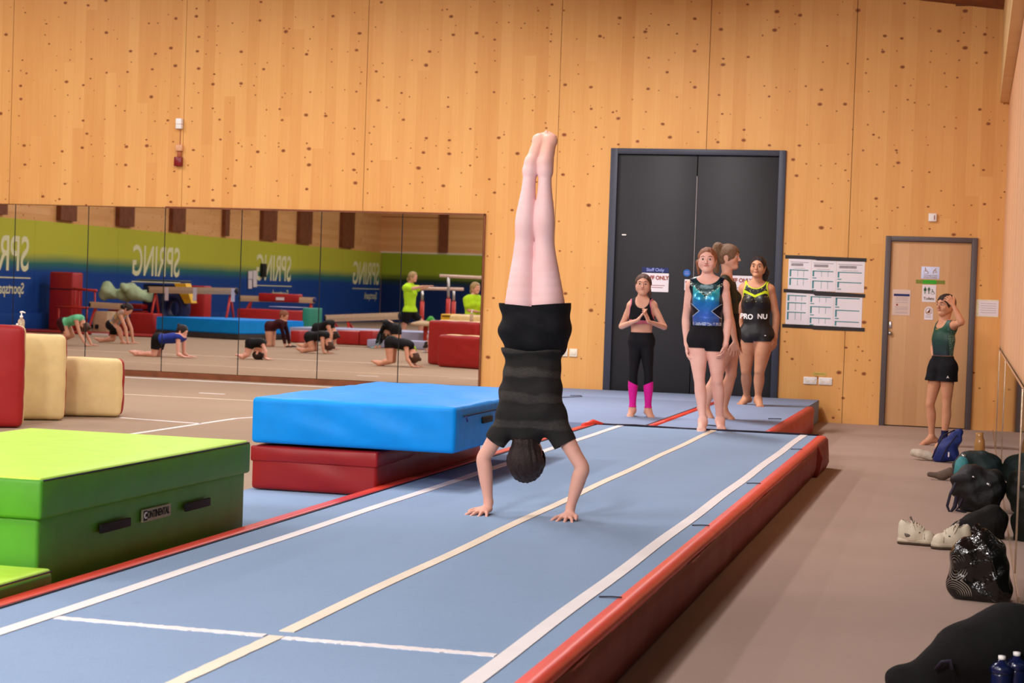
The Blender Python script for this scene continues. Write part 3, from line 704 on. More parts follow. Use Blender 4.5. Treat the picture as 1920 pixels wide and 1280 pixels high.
o = box('label', (-7.73, -7.71, 13.628, 13.632, .89, .95), M['paper'], s)
# ================================================================== FIGURES: smooth implicit bodies
def nrm(v): v = np.array(v, float); return v/(np.linalg.norm(v)+1e-12)
class Fig:
    """groups of tapered capsules, blended smoothly into one continuous surface"""
    def __init__(s): s.g = {}; s.sub = []
    def cap(s, g, a, b, ra, rb, k=.02, ax=None, fx=1, ay=None, fy=1):
        A = np.eye(3)
        if ax is not None: ax = nrm(ax); A = A+(1/fx-1)*np.outer(ax, ax)
        if ay is not None: ay = nrm(ay); A = A+(1/fy-1)*np.outer(ay, ay)
        s.g.setdefault(g, []).append((np.array(a, float), np.array(b, float), ra, rb, k, A, min(1, fx, fy), max(1, fx, fy)))
    def ball(s, g, c, r, k=.02, **kw): s.cap(g, c, np.array(c, float)+1e-5, r, r, k, **kw)
    def inflate(s, o, groups, r, g='inner'):
        for k_ in groups:
            for pr in o.g[k_]: s.g.setdefault(g, []).append((pr[0], pr[1], pr[2]+r, pr[3]+r)+pr[4:])
    @staticmethod
    def pd(pr, P):
        a, b, ra, rb, k, A, mn, mx = pr
        ab = b-a; t = np.clip(((P-a) @ ab)/(ab @ ab+1e-12), 0, 1)
        q = (P-a-t[..., None]*ab) @ A.T
        return (np.sqrt((q*q).sum(-1))-(ra+(rb-ra)*t))*mn
    @staticmethod
    def smin(a, b, k):
        h = np.clip(.5+.5*(b-a)/k, 0, 1); return b+(a-b)*h-k*h*(1-h)
    def gd(s, g, P):
        d = None
        for pr in s.g[g]:
            e = s.pd(pr, P); d = e if d is None else s.smin(d, e, pr[4])
        return d
    def build(s, vox, blend=None, only=None, extra=None):
        blend = blend or {}
        gs = [g for g in s.g if only is None or g in only]
        lo = np.min([np.minimum(p[0], p[1])-max(p[2], p[3])*p[7]-.03 for g in gs for p in s.g[g]], axis=0)
        hi = np.max([np.maximum(p[0], p[1])+max(p[2], p[3])*p[7]+.03 for g in gs for p in s.g[g]], axis=0)
        n = np.ceil((hi-lo)/vox).astype(int)+1
        ax = [lo[i]+vox*np.arange(n[i]) for i in range(3)]
        D = np.full(n, .06, np.float32)
        for g in gs:
            G = np.full(n, .06, np.float32)
            for pr in s.g[g]:
                m = max(pr[2], pr[3])*pr[7]+.05
                a = np.minimum(pr[0], pr[1])-m; b = np.maximum(pr[0], pr[1])+m
                i0 = np.maximum(((a-lo)/vox).astype(int), 0); i1 = np.minimum(((b-lo)/vox).astype(int)+1, n)
                sl = tuple(slice(i0[i], i1[i]) for i in range(3))
                P = np.stack(np.meshgrid(*[ax[i][sl[i]] for i in range(3)], indexing='ij'), -1)
                G[sl] = s.smin(G[sl], s.pd(pr, P), pr[4])
            D = s.smin(D, G, blend.get(g, .012)).astype(np.float32)
        for c, r, k in s.sub:
            i0 = np.maximum(((c-lo-r-.03)/vox).astype(int), 0); i1 = np.minimum(((c-lo+r+.03)/vox).astype(int)+1, n)
            sl = tuple(slice(i0[i], i1[i]) for i in range(3))
            P = np.stack(np.meshgrid(*[ax[i][sl[i]] for i in range(3)], indexing='ij'), -1)
            e = np.sqrt(((P-c)**2).sum(-1))-r; D[sl] = -s.smin(-D[sl], e, k)
        if extra is not None:
            P = np.stack(np.meshgrid(*ax, indexing='ij'), -1); D = extra(P, D).astype(np.float32)
        return surfnet(D, lo, vox)
def surfnet(D, lo, h):
    I = D < 0; nx, ny, nz = D.shape
    c = np.zeros((nx-1, ny-1, nz-1), np.int8)
    for i in (0, 1):
        for j in (0, 1):
            for k in (0, 1): c += I[i:nx-1+i, j:ny-1+j, k:nz-1+k]
    A = (c > 0) & (c < 8); idx = np.full(A.shape, -1, np.int64); ijk = np.argwhere(A); idx[A] = np.arange(len(ijk))
    S = np.zeros((len(ijk), 3)); cnt = np.zeros(len(ijk))
    cor = [(i, j, k) for i in (0, 1) for j in (0, 1) for k in (0, 1)]
    val = {q: D[ijk[:, 0]+q[0], ijk[:, 1]+q[1], ijk[:, 2]+q[2]] for q in cor}
    for q in cor:
        for a in range(3):
            if q[a] == 0:
                r = list(q); r[a] = 1; r = tuple(r); va, vb = val[q], val[r]; m = (va < 0) != (vb < 0)
                t = np.where(m, va/np.where(m, va-vb, 1), 0)
                p = np.tile(np.array(q, float), (len(ijk), 1)); p[:, a] += t
                S[m] += p[m]; cnt[m] += 1
    V = ijk+S/cnt[:, None]
    F = []
    for a in range(3):
        b, c2 = (a+1) % 3, (a+2) % 3
        sl0 = [slice(None)]*3; sl1 = [slice(None)]*3; sl0[a] = slice(0, -1); sl1[a] = slice(1, None)
        E = I[tuple(sl0)] != I[tuple(sl1)]; e = np.argwhere(E)
        sh = np.array(A.shape); e = e[(e[:, b] > 0) & (e[:, c2] > 0) & (e[:, b] < sh[b]) & (e[:, c2] < sh[c2])]
        def g(db, dc):
            w = e.copy(); w[:, b] -= db; w[:, c2] -= dc; return idx[w[:, 0], w[:, 1], w[:, 2]]
        q = np.stack([g(1, 1), g(0, 1), g(0, 0), g(1, 0)], 1)
        fl = I[e[:, 0], e[:, 1], e[:, 2]]; q[~fl] = q[~fl][:, ::-1]; F.append(q)
    F = np.concatenate(F); F = F[(F >= 0).all(1)]
    # relax and pull back onto the surface
    n = np.array(D.shape)
    def samp(V):
        i = np.clip(V.astype(int), 0, n-2); f = V-i; r = 0
        for q in cor:
            w = np.prod(np.where(np.array(q) == 1, f, 1-f), axis=1); r = r+w*D[i[:, 0]+q[0], i[:, 1]+q[1], i[:, 2]+q[2]]
        return r
    for it in range(3):
        acc = np.zeros_like(V); k = np.zeros(len(V))
        for i in range(4):
            np.add.at(acc, F[:, i], V[F[:, (i+1) % 4]]+V[F[:, (i+3) % 4]]); np.add.at(k, F[:, i], 2)
        V = V*.5+.5*acc/np.maximum(k, 1)[:, None]
        gdt = np.stack([samp(V+np.eye(3)[i]*.6)-samp(V-np.eye(3)[i]*.6) for i in range(3)], 1)/1.2
        V = V-np.clip(samp(V)[:, None]*gdt/np.maximum((gdt**2).sum(1), 1e-8)[:, None], -.7, .7)*.9
    return lo+V*h, F
def vnormals(V, F):
    nf = np.cross(V[F[:, 2]]-V[F[:, 0]], V[F[:, 3]]-V[F[:, 1]]) if F.shape[1] == 4 else np.cross(V[F[:, 1]]-V[F[:, 0]], V[F[:, 2]]-V[F[:, 0]])
    N_ = np.zeros_like(V)
    for i in range(F.shape[1]): np.add.at(N_, F[:, i], nf)
    return N_/(np.linalg.norm(N_, axis=1)[:, None]+1e-12)
def fast_mesh(name, V, F, mi=None):
    me = bpy.data.meshes.new(name); k = F.shape[1]
    me.vertices.add(len(V)); me.vertices.foreach_set('co', V.astype(np.float32).ravel())
    me.loops.add(F.size); me.loops.foreach_set('vertex_index', F.astype(np.int32).ravel())
    me.polygons.add(len(F)); me.polygons.foreach_set('loop_start', (np.arange(len(F))*k).astype(np.int32)); me.polygons.foreach_set('loop_total', np.full(len(F), k, np.int32))
    me.polygons.foreach_set('use_smooth', np.ones(len(F), bool))
    if mi is not None: me.polygons.foreach_set('material_index', mi.astype(np.int32))
    me.update(calc_edges=True); return me
def clip(V, F, s):
    """keep the side s > 0 of a surface, cutting edges cleanly"""
    T = np.concatenate([F[:, [0, 1, 2]], F[:, [0, 2, 3]]]) if F.shape[1] == 4 else F
    ins = s > 0; c = ins[T].sum(1); out = [T[c == 3]]; Vn = [V]; sn = [s]; base = len(V)
    for want in (1, 2):
        X = T[c == want]
        if not len(X): continue
        odd = np.argmax(ins[X] if want == 1 else ~ins[X], axis=1)
        r = np.arange(len(X)); a, b, d = X[r, odd], X[r, (odd+1) % 3], X[r, (odd+2) % 3]
        p1 = V[a]+(V[b]-V[a])*(s[a]/(s[a]-s[b]))[:, None]; p2 = V[a]+(V[d]-V[a])*(s[a]/(s[a]-s[d]))[:, None]
        i1 = base+r; i2 = base+len(X)+r; Vn += [p1, p2]; base += 2*len(X)
        out += [np.stack([a, i1, i2], 1)] if want == 1 else [np.stack([i1, b, d], 1), np.stack([i1, d, i2], 1)]
    V2 = np.concatenate(Vn); F2 = np.concatenate(out); u, inv = np.unique(F2, return_inverse=True)
    V2 = V2[u]; F2 = inv.reshape(F2.shape)
    key = np.round(V2*20000).astype(np.int64); _, first, iv = np.unique(key, axis=0, return_index=True, return_inverse=True)
    F2 = iv.reshape(-1)[F2]; V2 = V2[first]; ok = (F2[:, 0] != F2[:, 1]) & (F2[:, 1] != F2[:, 2]) & (F2[:, 0] != F2[:, 2])
    return V2, F2[ok]

def skin(name, c, c2):
    n = N(name); n.set(Roughness=.55); n.b.inputs['Specular IOR Level'].default_value = .3
    n.b.inputs['Subsurface Weight'].default_value = .0
    co = n.coord(); f = n.noise(co, 9, 3); g = n.noise(co, 60, 3)
    n.col(n.mix(n.ramp(f, [(.35, 0.), (.7, 1.)]), c, c2)); n.bump(g, .04, .002); return n.m
M['skin_pale'] = skin('fair_skin', srgb(236, 186, 170), srgb(226, 170, 152))
M['skin_boy'] = skin('boy_skin', srgb(242, 204, 208), srgb(234, 190, 192))
M['skin_warm'] = skin('warm_skin', srgb(222, 168, 142), srgb(210, 154, 128))
M['skin_tan'] = skin('tan_skin', srgb(202, 146, 112), srgb(188, 130, 98))
M['lips'] = plain('lip', srgb(190, 110, 98), .5, var=.02); M['eye_white'] = plain('eye_white', srgb(216, 206, 200), .3, var=.01)
M['iris'] = plain('dark_iris', srgb(52, 38, 32), .2)
def hair_mat(name, c):
    n = N(name); n.set(Roughness=.5); n.b.inputs['Specular IOR Level'].default_value = .35
    co = n.coord(); f = n.noise(n.mapping(co, (220, 220, 22)), 1, 5, .6); g = n.noise(n.mapping(co, (260, 260, 60)), 1, 3)
    n.col(n.ramp(f, [(.3, tuple(x*.55 for x in c[:3])+(1,)), (.7, tuple(min(1, x*1.25) for x in c[:3])+(1,))])); n.bump(g, .7, .01); return n.m
M['hair_dark'] = hair_mat('dark_brown_hair', srgb(44, 28, 26)); M['hair_black'] = hair_mat('black_hair', srgb(36, 26, 26))
M['hair_red'] = hair_mat('red_blond_hair', srgb(146, 88, 58)); M['hair_brown'] = hair_mat('brown_hair', srgb(124, 92, 66)); M['hair_mid'] = hair_mat('mid_brown_hair', srgb(86, 56, 44))
M['hair_blond'] = hair_mat('blond_hair', srgb(176, 148, 96))
def cloth(name, c, rough=.75, sheen=.0, wr=.25, spec=.2):
    n = N(name); n.set(Roughness=rough); n.b.inputs['Specular IOR Level'].default_value = spec
    co = n.coord(); f = n.noise(co, 11, 3); g = n.noise(co, 500, 2)
    n.col(n.mix(n.ramp(f, [(.3, 0.), (.7, 1.)]), tuple(x*.85 for x in c[:3])+(1,), c))
    n.bump(n.math('ADD', f, n.math('MULTIPLY', g, .1)), wr, .02); return n.m
M['cl_black'] = cloth('black_jersey', srgb(20, 19, 24)); M['cl_black2'] = cloth('black_shorts', srgb(17, 17, 22), .8, wr=.6)
M['cl_pink'] = cloth('magenta_jersey', srgb(222, 28, 150), .6); M['cl_pinktrim'] = cloth('rose_trim', srgb(206, 110, 130), .6)
M['cl_lime'] = cloth('neon_lime_shirt', srgb(190, 240, 40), .8, wr=.6); M['cl_maroon'] = cloth('maroon_jersey', srgb(62, 18, 26), .7)
M['cl_yellow'] = cloth('yellow_trim', srgb(206, 224, 40), .6); M['cl_green'] = cloth('bottle_green_jersey', srgb(20, 62, 56), .6)
M['cl_olive'] = cloth('dark_olive_jersey', srgb(48, 50, 36), .6); M['cl_navy'] = cloth('navy_sock', srgb(26, 30, 70), .8)
M['cl_blue'] = cloth('royal_blue_jersey', srgb(36, 60, 160), .6); M['cl_mint'] = cloth('mint_jersey', srgb(110, 210, 160), .5)
M['cl_grey'] = cloth('grey_jersey', srgb(130, 118, 108), .7); M['cl_sky'] = cloth('pale_blue_sleeve', srgb(150, 186, 196), .7)

def frame(hu, hf):
    hu = nrm(hu); hf = nrm(np.array(hf, float)-np.dot(hf, hu)*hu); return nrm(np.cross(hf, hu)), hf, hu      # right, forward, up
def hand(F, g, w, d, pn, q=1.0, curl=(15, 20, 15), spread=.25, thumb=1, rmin=.0, tcurl=.4):
    """w wrist, d direction to the knuckles, pn palm normal, thumb=+1/-1 side"""
    d = nrm(d); pn = nrm(pn-np.dot(pn, d)*d); t = np.cross(pn, d)*thumb            # towards the thumb
    L = .074*q
    fr = [(.031, .075, .95), (.011, .082, 1.0), (-.010, .078, .97), (-.030, .064, .86)]
    for off, ln, kl in fr:
        k = w+d*L*kl+t*off*q
        F.cap(g, w+t*off*q*.55+d*.012*q, k, .013*q, max(.0105*q, rmin), .012, ax=pn, fx=.85)
        dd = nrm(d+t*spread*off/.03*.5); a = 0; p = k
        for j, (fl, cr) in enumerate(zip((.47, .30, .23), curl)):
            a += math.radians(cr); v = dd*math.cos(a)+pn*math.sin(a); p2 = p+v*ln*fl*q
            F.cap(g, p, p2, max((.0088-.0008*j)*q, rmin), max((.0082-.0009*j)*q, rmin), .004); p = p2
    tb = w+t*.022*q+d*.018*q; td = nrm(t*.8+d*.75+pn*.25*tcurl); t1 = tb+td*.036*q
    F.cap(g, tb, t1, .0135*q, max(.0105*q, rmin), .01)
    td2 = nrm(t*.35+d*1.0+pn*.5*tcurl); t2 = t1+td2*.026*q; F.cap(g, t1, t2, max(.0100*q, rmin), max(.0092*q, rmin), .005)
    F.cap(g, t2, t2+nrm(td2+pn*.1)*.018*q, max(.0092*q, rmin), max(.0075*q, rmin), .005)
def foot(F, g, an, toe, up, q=1.0, rmin=0, side=1):
    """an ankle joint, toe tip target, up = from the sole to the instep"""
    d = nrm(np.array(toe)-an); up = nrm(np.array(up)-np.dot(up, d)*d); x = np.cross(d, up)*side
    Lf = .155*q; heel = an-up*.038*q-d*.032*q
    F.cap(g, an, heel, .034*q, .028*q, .02)
    F.cap(g, heel, an-up*.04*q+d*.05*q, .028*q, .030*q, .02, ax=up, fx=.85)
    ball = an-up*.050*q+d*(Lf-.045*q)
    F.cap(g, an+d*.015*q-up*.008*q, ball+up*.008*q, .031*q, .022*q, .03, ax=x, fx=1.25)
    F.cap(g, ball-x*.022*q, ball+x*.024*q, .018*q, .019*q, .02)
    for i, (o, r, l) in enumerate([(.029, .0125, .036), (.010, .0095, .034), (-.004, .0088, .030), (-.018, .0082, .026), (-.030, .0078, .020)]):
        F.cap(g, ball+x*o*q*.9, ball+x*o*q*.82+d*(l+.012)*q-up*.006*q, max(r*q, rmin), max(r*.85*q, rmin), .006)
def chain(F, g, st, k=.004, n=3):
    """a limb through stations (point, radius), resampled smoothly so that it swells and tapers without bumps"""
    P = np.array([list(p)+[r] for p, r in st]); m = len(P); Q = []
    for i in range(m-1):
        p0, p1, p2, p3 = P[max(i-1, 0)], P[i], P[i+1], P[min(i+2, m-1)]
        for j in range(n):
            t = j/n; Q.append(.5*(2*p1+(p2-p0)*t+(2*p0-5*p1+4*p2-p3)*t*t+(3*p1-p0-3*p2+p3)*t**3))
    Q.append(P[-1])
    for u, v in zip(Q[:-1], Q[1:]): F.cap(g, u[:3], v[:3], u[3], v[3], k)
def leg(F, g, hip, kn, an, q=1.0, th=1.0, ca=1.0, back=(0, 1, 0), cross=.0):
    hip, kn, an = map(lambda v: np.array(v, float), (hip, kn, an)); b = nrm(back)
    H = lambda t: hip*(1-t)+kn*t; K = lambda t: kn*(1-t)+an*t
    chain(F, g, [(H(0), .090*q*th), (H(.3), .083*q*th), (H(.62), .068*q*th), (H(.87), .055*q*th), (H(1), .051*q*(th+ca)/2), (K(.10)+b*.003*q, .049*q*ca), (K(.30)+b*.010*q, .054*q*ca), (K(.48)+b*.008*q, .049*q*ca), (K(.75)+b*.002*q, .036*q*ca), (K(1), .031*q)])
def arm(F, g, sh, el, wr, q=1.0, m=1.0):
    sh, el, wr = map(lambda v: np.array(v, float), (sh, el, wr)); H = lambda t: sh*(1-t)+el*t; K = lambda t: el*(1-t)+wr*t
    chain(F, g, [(H(0), .048*q*m), (H(.4), .044*q*m), (H(.75), .038*q*m), (H(1), .0365*q*m), (K(.2), .0385*q*m), (K(.5), .034*q*m), (K(.8), .026*q*m), (K(1), .0235*q*m)])
def torso(F, J, q=1.0, bw=1.0, bust=0.0, glute=1.0, waist=1.0, g='torso'):
    sl, sr, hl, hr, Nk = (np.array(J[k], float) for k in ('sl', 'sr', 'hl', 'hr', 'neck')); P = (hl+hr)/2
    u = nrm(Nk-P); f = np.array(J['fw'], float); rt = nrm(sr-sl); 
    f = nrm(f-np.dot(f, u)*u); x = nrm(np.cross(f, u)); L = np.linalg.norm(Nk-P); at = lambda t, a=0, b=0: P+u*L*t+x*a*q+f*b*q
    F.cap(g, hl+u*.03*q, hr+u*.03*q, .092*q*bw, .092*q*bw, .04, ax=f, fx=.95)
    F.cap(g, at(.08), at(.40), .106*q*bw, .092*q*bw*waist, .05, ax=x, fx=1.22, ay=f, fy=.86)
    F.cap(g, at(.40), at(.62), .092*q*bw*waist, .104*q*bw, .05, ax=x, fx=1.2, ay=f, fy=.84)
    F.cap(g, at(.62), at(.82), .106*q*bw, .100*q*bw, .05, ax=x, fx=1.3, ay=f, fy=.80)
    F.cap(g, sl*.8+sr*.2-u*.015*q, sr*.8+sl*.2-u*.015*q, .058*q, .058*q, .05)
    F.cap(g, sl, sl*.7+sr*.3-u*.03*q, .046*q, .06*q, .04); F.cap(g, sr, sr*.7+sl*.3-u*.03*q, .046*q, .06*q, .04)
    for sh in (sl, sr): F.cap(g, Nk+u*.01*q, sh*.75+Nk*.25+u*.012*q, .038*q, .032*q, .04)
    for s_ in (-1, 1):
        F.cap(g, hl if s_ < 0 else hr, at(.0, s_*.055, -.035), .08*q*glute, .085*q*glute, .03)
        if bust: F.ball(g, at(.66, s_*.062, .062), .058*q*bust, .03)
    F.cap(g, Nk-u*.02*q, np.array(J['skull'], float)*.5+Nk*.5, .046*q, .041*q, .025)
    return x, f, u, P, L
def head(F, c, hu, hf, q=1.0, g='head', nose=1):
    x, f, u = frame(hu, hf); A = lambda a, b, z: np.array(c)+x*a*q+f*b*q+u*z*q
    F.ball(g, A(0, -.012, .020), .088*q, .02, ax=x, fx=.86, ay=f, fy=1.08)
    F.cap(g, A(0, .012, -.01), A(0, .046, -.082), .068*q, .027*q, .03, ax=x, fx=.93)
    for s_ in (-1, 1):
        F.ball(g, A(s_*.036, .044, -.03), .03*q, .02); F.cap(g, A(s_*.05, .0, -.05), A(s_*.02, .045, -.085), .022*q, .018*q, .03)
        F.cap(g, A(s_*.012, .078, .022), A(s_*.04, .066, .022), .011*q, .009*q, .012)
        F.ball(g, A(s_*.073, -.012, -.008), .026*q, .006, ax=x, fx=.3, ay=f, fy=.62)
        F.sub.append((A(s_*.031, .098, .004), .019*q, .01))
    if nose:
        F.cap(g, A(0, .084, .008), A(0, .102, -.026), .006*q, .0095*q, .008); F.cap(g, A(-.009, .092, -.030), A(.009, .092, -.030), .007*q, .007*q, .006)
        F.cap(g, A(-.016, .076, -.052), A(.016, .076, -.052), .0075*q, .0075*q, .008); F.ball(g, A(0, .068, -.084), .018*q, .02)
    F.cap(g, A(0, -.03, -.03), A(0, -.025, -.10), .052*q, .041*q, .02)
def face_parts(parent, c, hu, hf, q, brow, lips=True):
    x, f, u = frame(hu, hf); A = lambda a, b, z: np.array(c)+x*a*q+f*b*q+u*z*q
    for s_ in (-1, 1):
        bm = bmesh.new(); bmesh.ops.create_uvsphere(bm, u_segments=14, v_segments=10, radius=.0112*q)
        ce = A(s_*.031, .0742, .003)
        for v in bm.verts: v.co = Vector(ce)+Vector(v.co.x*x*1.1+v.co.y*f+v.co.z*u*.72)
        me = bm_mesh('eye', bm, True); me.materials.append(M['eye_white']); me.materials.append(M['iris'])
        for p in me.polygons:
            d_ = np.array(p.center)-ce
            if abs(d_ @ x) < .0068*q and d_ @ f > 0: p.material_index = 1
        wparent(link('eye', me), parent)
        tube('eyebrow', [A(s_*.016, .089, .026), A(s_*.033, .086, .031), A(s_*.049, .074, .026)], [.003*q, .0035*q, .002*q], brow, parent, n=6)
    if lips:
        tube('lips', [A(-.021, .0785, -.0495), A(-.008, .0855, -.0520), A(.008, .0855, -.0520), A(.021, .0785, -.0495)], [.0025*q, .0050*q, .0050*q, .0025*q], M['lips'], parent, n=7)
def hair(parent, c, hu, hf, q, m, vox, r=.013, face=(.118, -.032, .088, .100), nape=-.06, tails=(), name='hair', noise=.0015, side=.0):
    """cap of hair minus the face, with tails given as (points, radii)"""
    x, f, u = frame(hu, hf); c = np.array(c); A = lambda a, b, z: c+x*a*q+f*b*q+u*z*q
    H = Fig(); H.ball('cap', A(0, -.012, .020), (.088+r)*q, .02, ax=x, fx=.88, ay=f, fy=1.07); H.cap('cap', A(0, -.03, .0), A(0, -.04, nape+.03), .078*q, .06*q, .03)
    def ext(P, D):
        L = P-c; a = (L @ x)/q; b = (L @ f)/q; z = (L @ u)/q
        e = (np.sqrt((a/(face[2]-.012))**2+((b-face[0])/face[2])**2+((z-face[1])/face[3])**2)-1)*.075*q
        D = -Fig.smin(-D, e, .006)
        D = np.maximum(D, (nape-z)*q)
        ear = np.sqrt(((np.abs(a)-.08)/.022)**2+((b+.008)/.024)**2+((z+.012)/.032)**2)-1
        D = np.maximum(D, -ear*.02*q)
        return D+noise*(np.sin(a*160+z*30)*np.sin(z*30+b*150)+np.sin(b*90+a*170+z*20)*.6)*q
    V, Fc = H.build(vox, extra=ext); 
    o = link(name, fast_mesh(name, V, Fc), m); wparent(o, parent)
    for i, (pts, rad) in enumerate(tails):
        T = Fig()
        for k_ in range(len(pts)-1): T.cap('t', pts[k_], pts[k_+1], rad[k_], rad[k_+1], .01)
        V, Fc = T.build(vox, extra=lambda P, D: D+.003*np.sin(P[..., 0]*260+P[..., 2]*40)*np.sin(P[..., 1]*240))
        wparent(link('ponytail', fast_mesh('ponytail', V, Fc), m), parent)
def garment(parent, name, V, F, s, m, off=.004, solid=0, lab=None, wrinkle=0):
    Nn = vnormals(V, F); W_ = V+Nn*off
    if wrinkle:
        W_ = W_+Nn*(wrinkle*(np.sin(V[:, 2]*70+np.sin(V[:, 0]*30)*2)*np.sin(V[:, 0]*24+1)))[:, None]
    V2, F2 = clip(W_, F, s)
    o = link(name, fast_mesh(name, V2, F2), m); wparent(o, parent)
    if solid:
        md = o.modifiers.new('thick', 'SOLIDIFY'); md.thickness = solid; md.offset = -1
    if lab: o['label'] = lab
    return o
def plane(V, p, n): return (V-np.array(p)) @ nrm(n)

def human(lab, J, q, sk, vox, hq=1.0, bw=1.0, bust=0, glute=1.0, waist=1.0, th=1.0, ca=1.0, am=1.0, hu=(0, 0, 1), hf=(.1, -1, 0), base=None, face=True, brow='hair_dark', rmin=0, legback=None, cat='person', group=None, feet=True, facedetail=1):
    """J: sl sr hl hr neck skull fw, el er wl wr, hdl hdr (hand dir, palm normal, thumb, curl), kl kr al ar tl tr (toes)"""
    F = Fig(); c = J['skull']
    b = base if base is not None else (np.array(J['al'])+np.array(J['ar']))/2
    root = empty('person', b, lab, 'person', group)
    torso(F, J, q, bw, bust, glute, waist); head(F, c, hu, hf, hq, nose=facedetail)
    F.cap('head', J['neck'], c, .042*hq, .042*hq, .015)
    bk = -np.array(J['fw'], float) if legback is None else legback
    for s_ in 'lr':
        if 'w'+s_ in J:
            arm(F, 'arm_'+s_, J['s'+s_], J['e'+s_], J['w'+s_], q*am, 1)
            d, pn, tm, cu = J['h'+s_+'d']; hand(F, 'arm_'+s_, J['w'+s_], np.array(d, float), np.array(pn, float), hq*.95, cu, .5, tm, rmin)
        leg(F, 'leg_'+s_, J['h'+s_], J['k'+s_], J['a'+s_], q, th, ca, bk)
        if feet: foot(F, 'leg_'+s_, np.array(J['a'+s_], float), J['t'+s_], J.get('up'+s_, (0, 0, 1)), q*1.02, rmin, 1 if s_ == 'l' else -1)
    V, Fc = F.build(vox, blend={'arm_l': .012, 'arm_r': .012, 'leg_l': .02, 'leg_r': .012, 'head': .012})
    wparent(link('body', fast_mesh('body', V, Fc), M[sk]), root)
    if face: face_parts(root, c, hu, hf, hq, M[brow])
    return root, F, V, Fc
def armcut(F, V, c=0.0):
    r = 1e9
    for g in ('arm_l', 'arm_r'):
        if g in F.g: r = np.minimum(r, F.gd(g, V)-F.gd('torso', V)+c)
    return r
def legcut(F, V, zh, c=0.0):
    r = 1e9
    for g in ('leg_l', 'leg_r'): r = np.minimum(r, np.maximum(F.gd(g, V)-F.gd('torso', V)+c, zh))
    return r
def ell(V, c, r): return (np.sqrt((((V-np.array(c))/np.array(r))**2).sum(1))-1)*min(r)
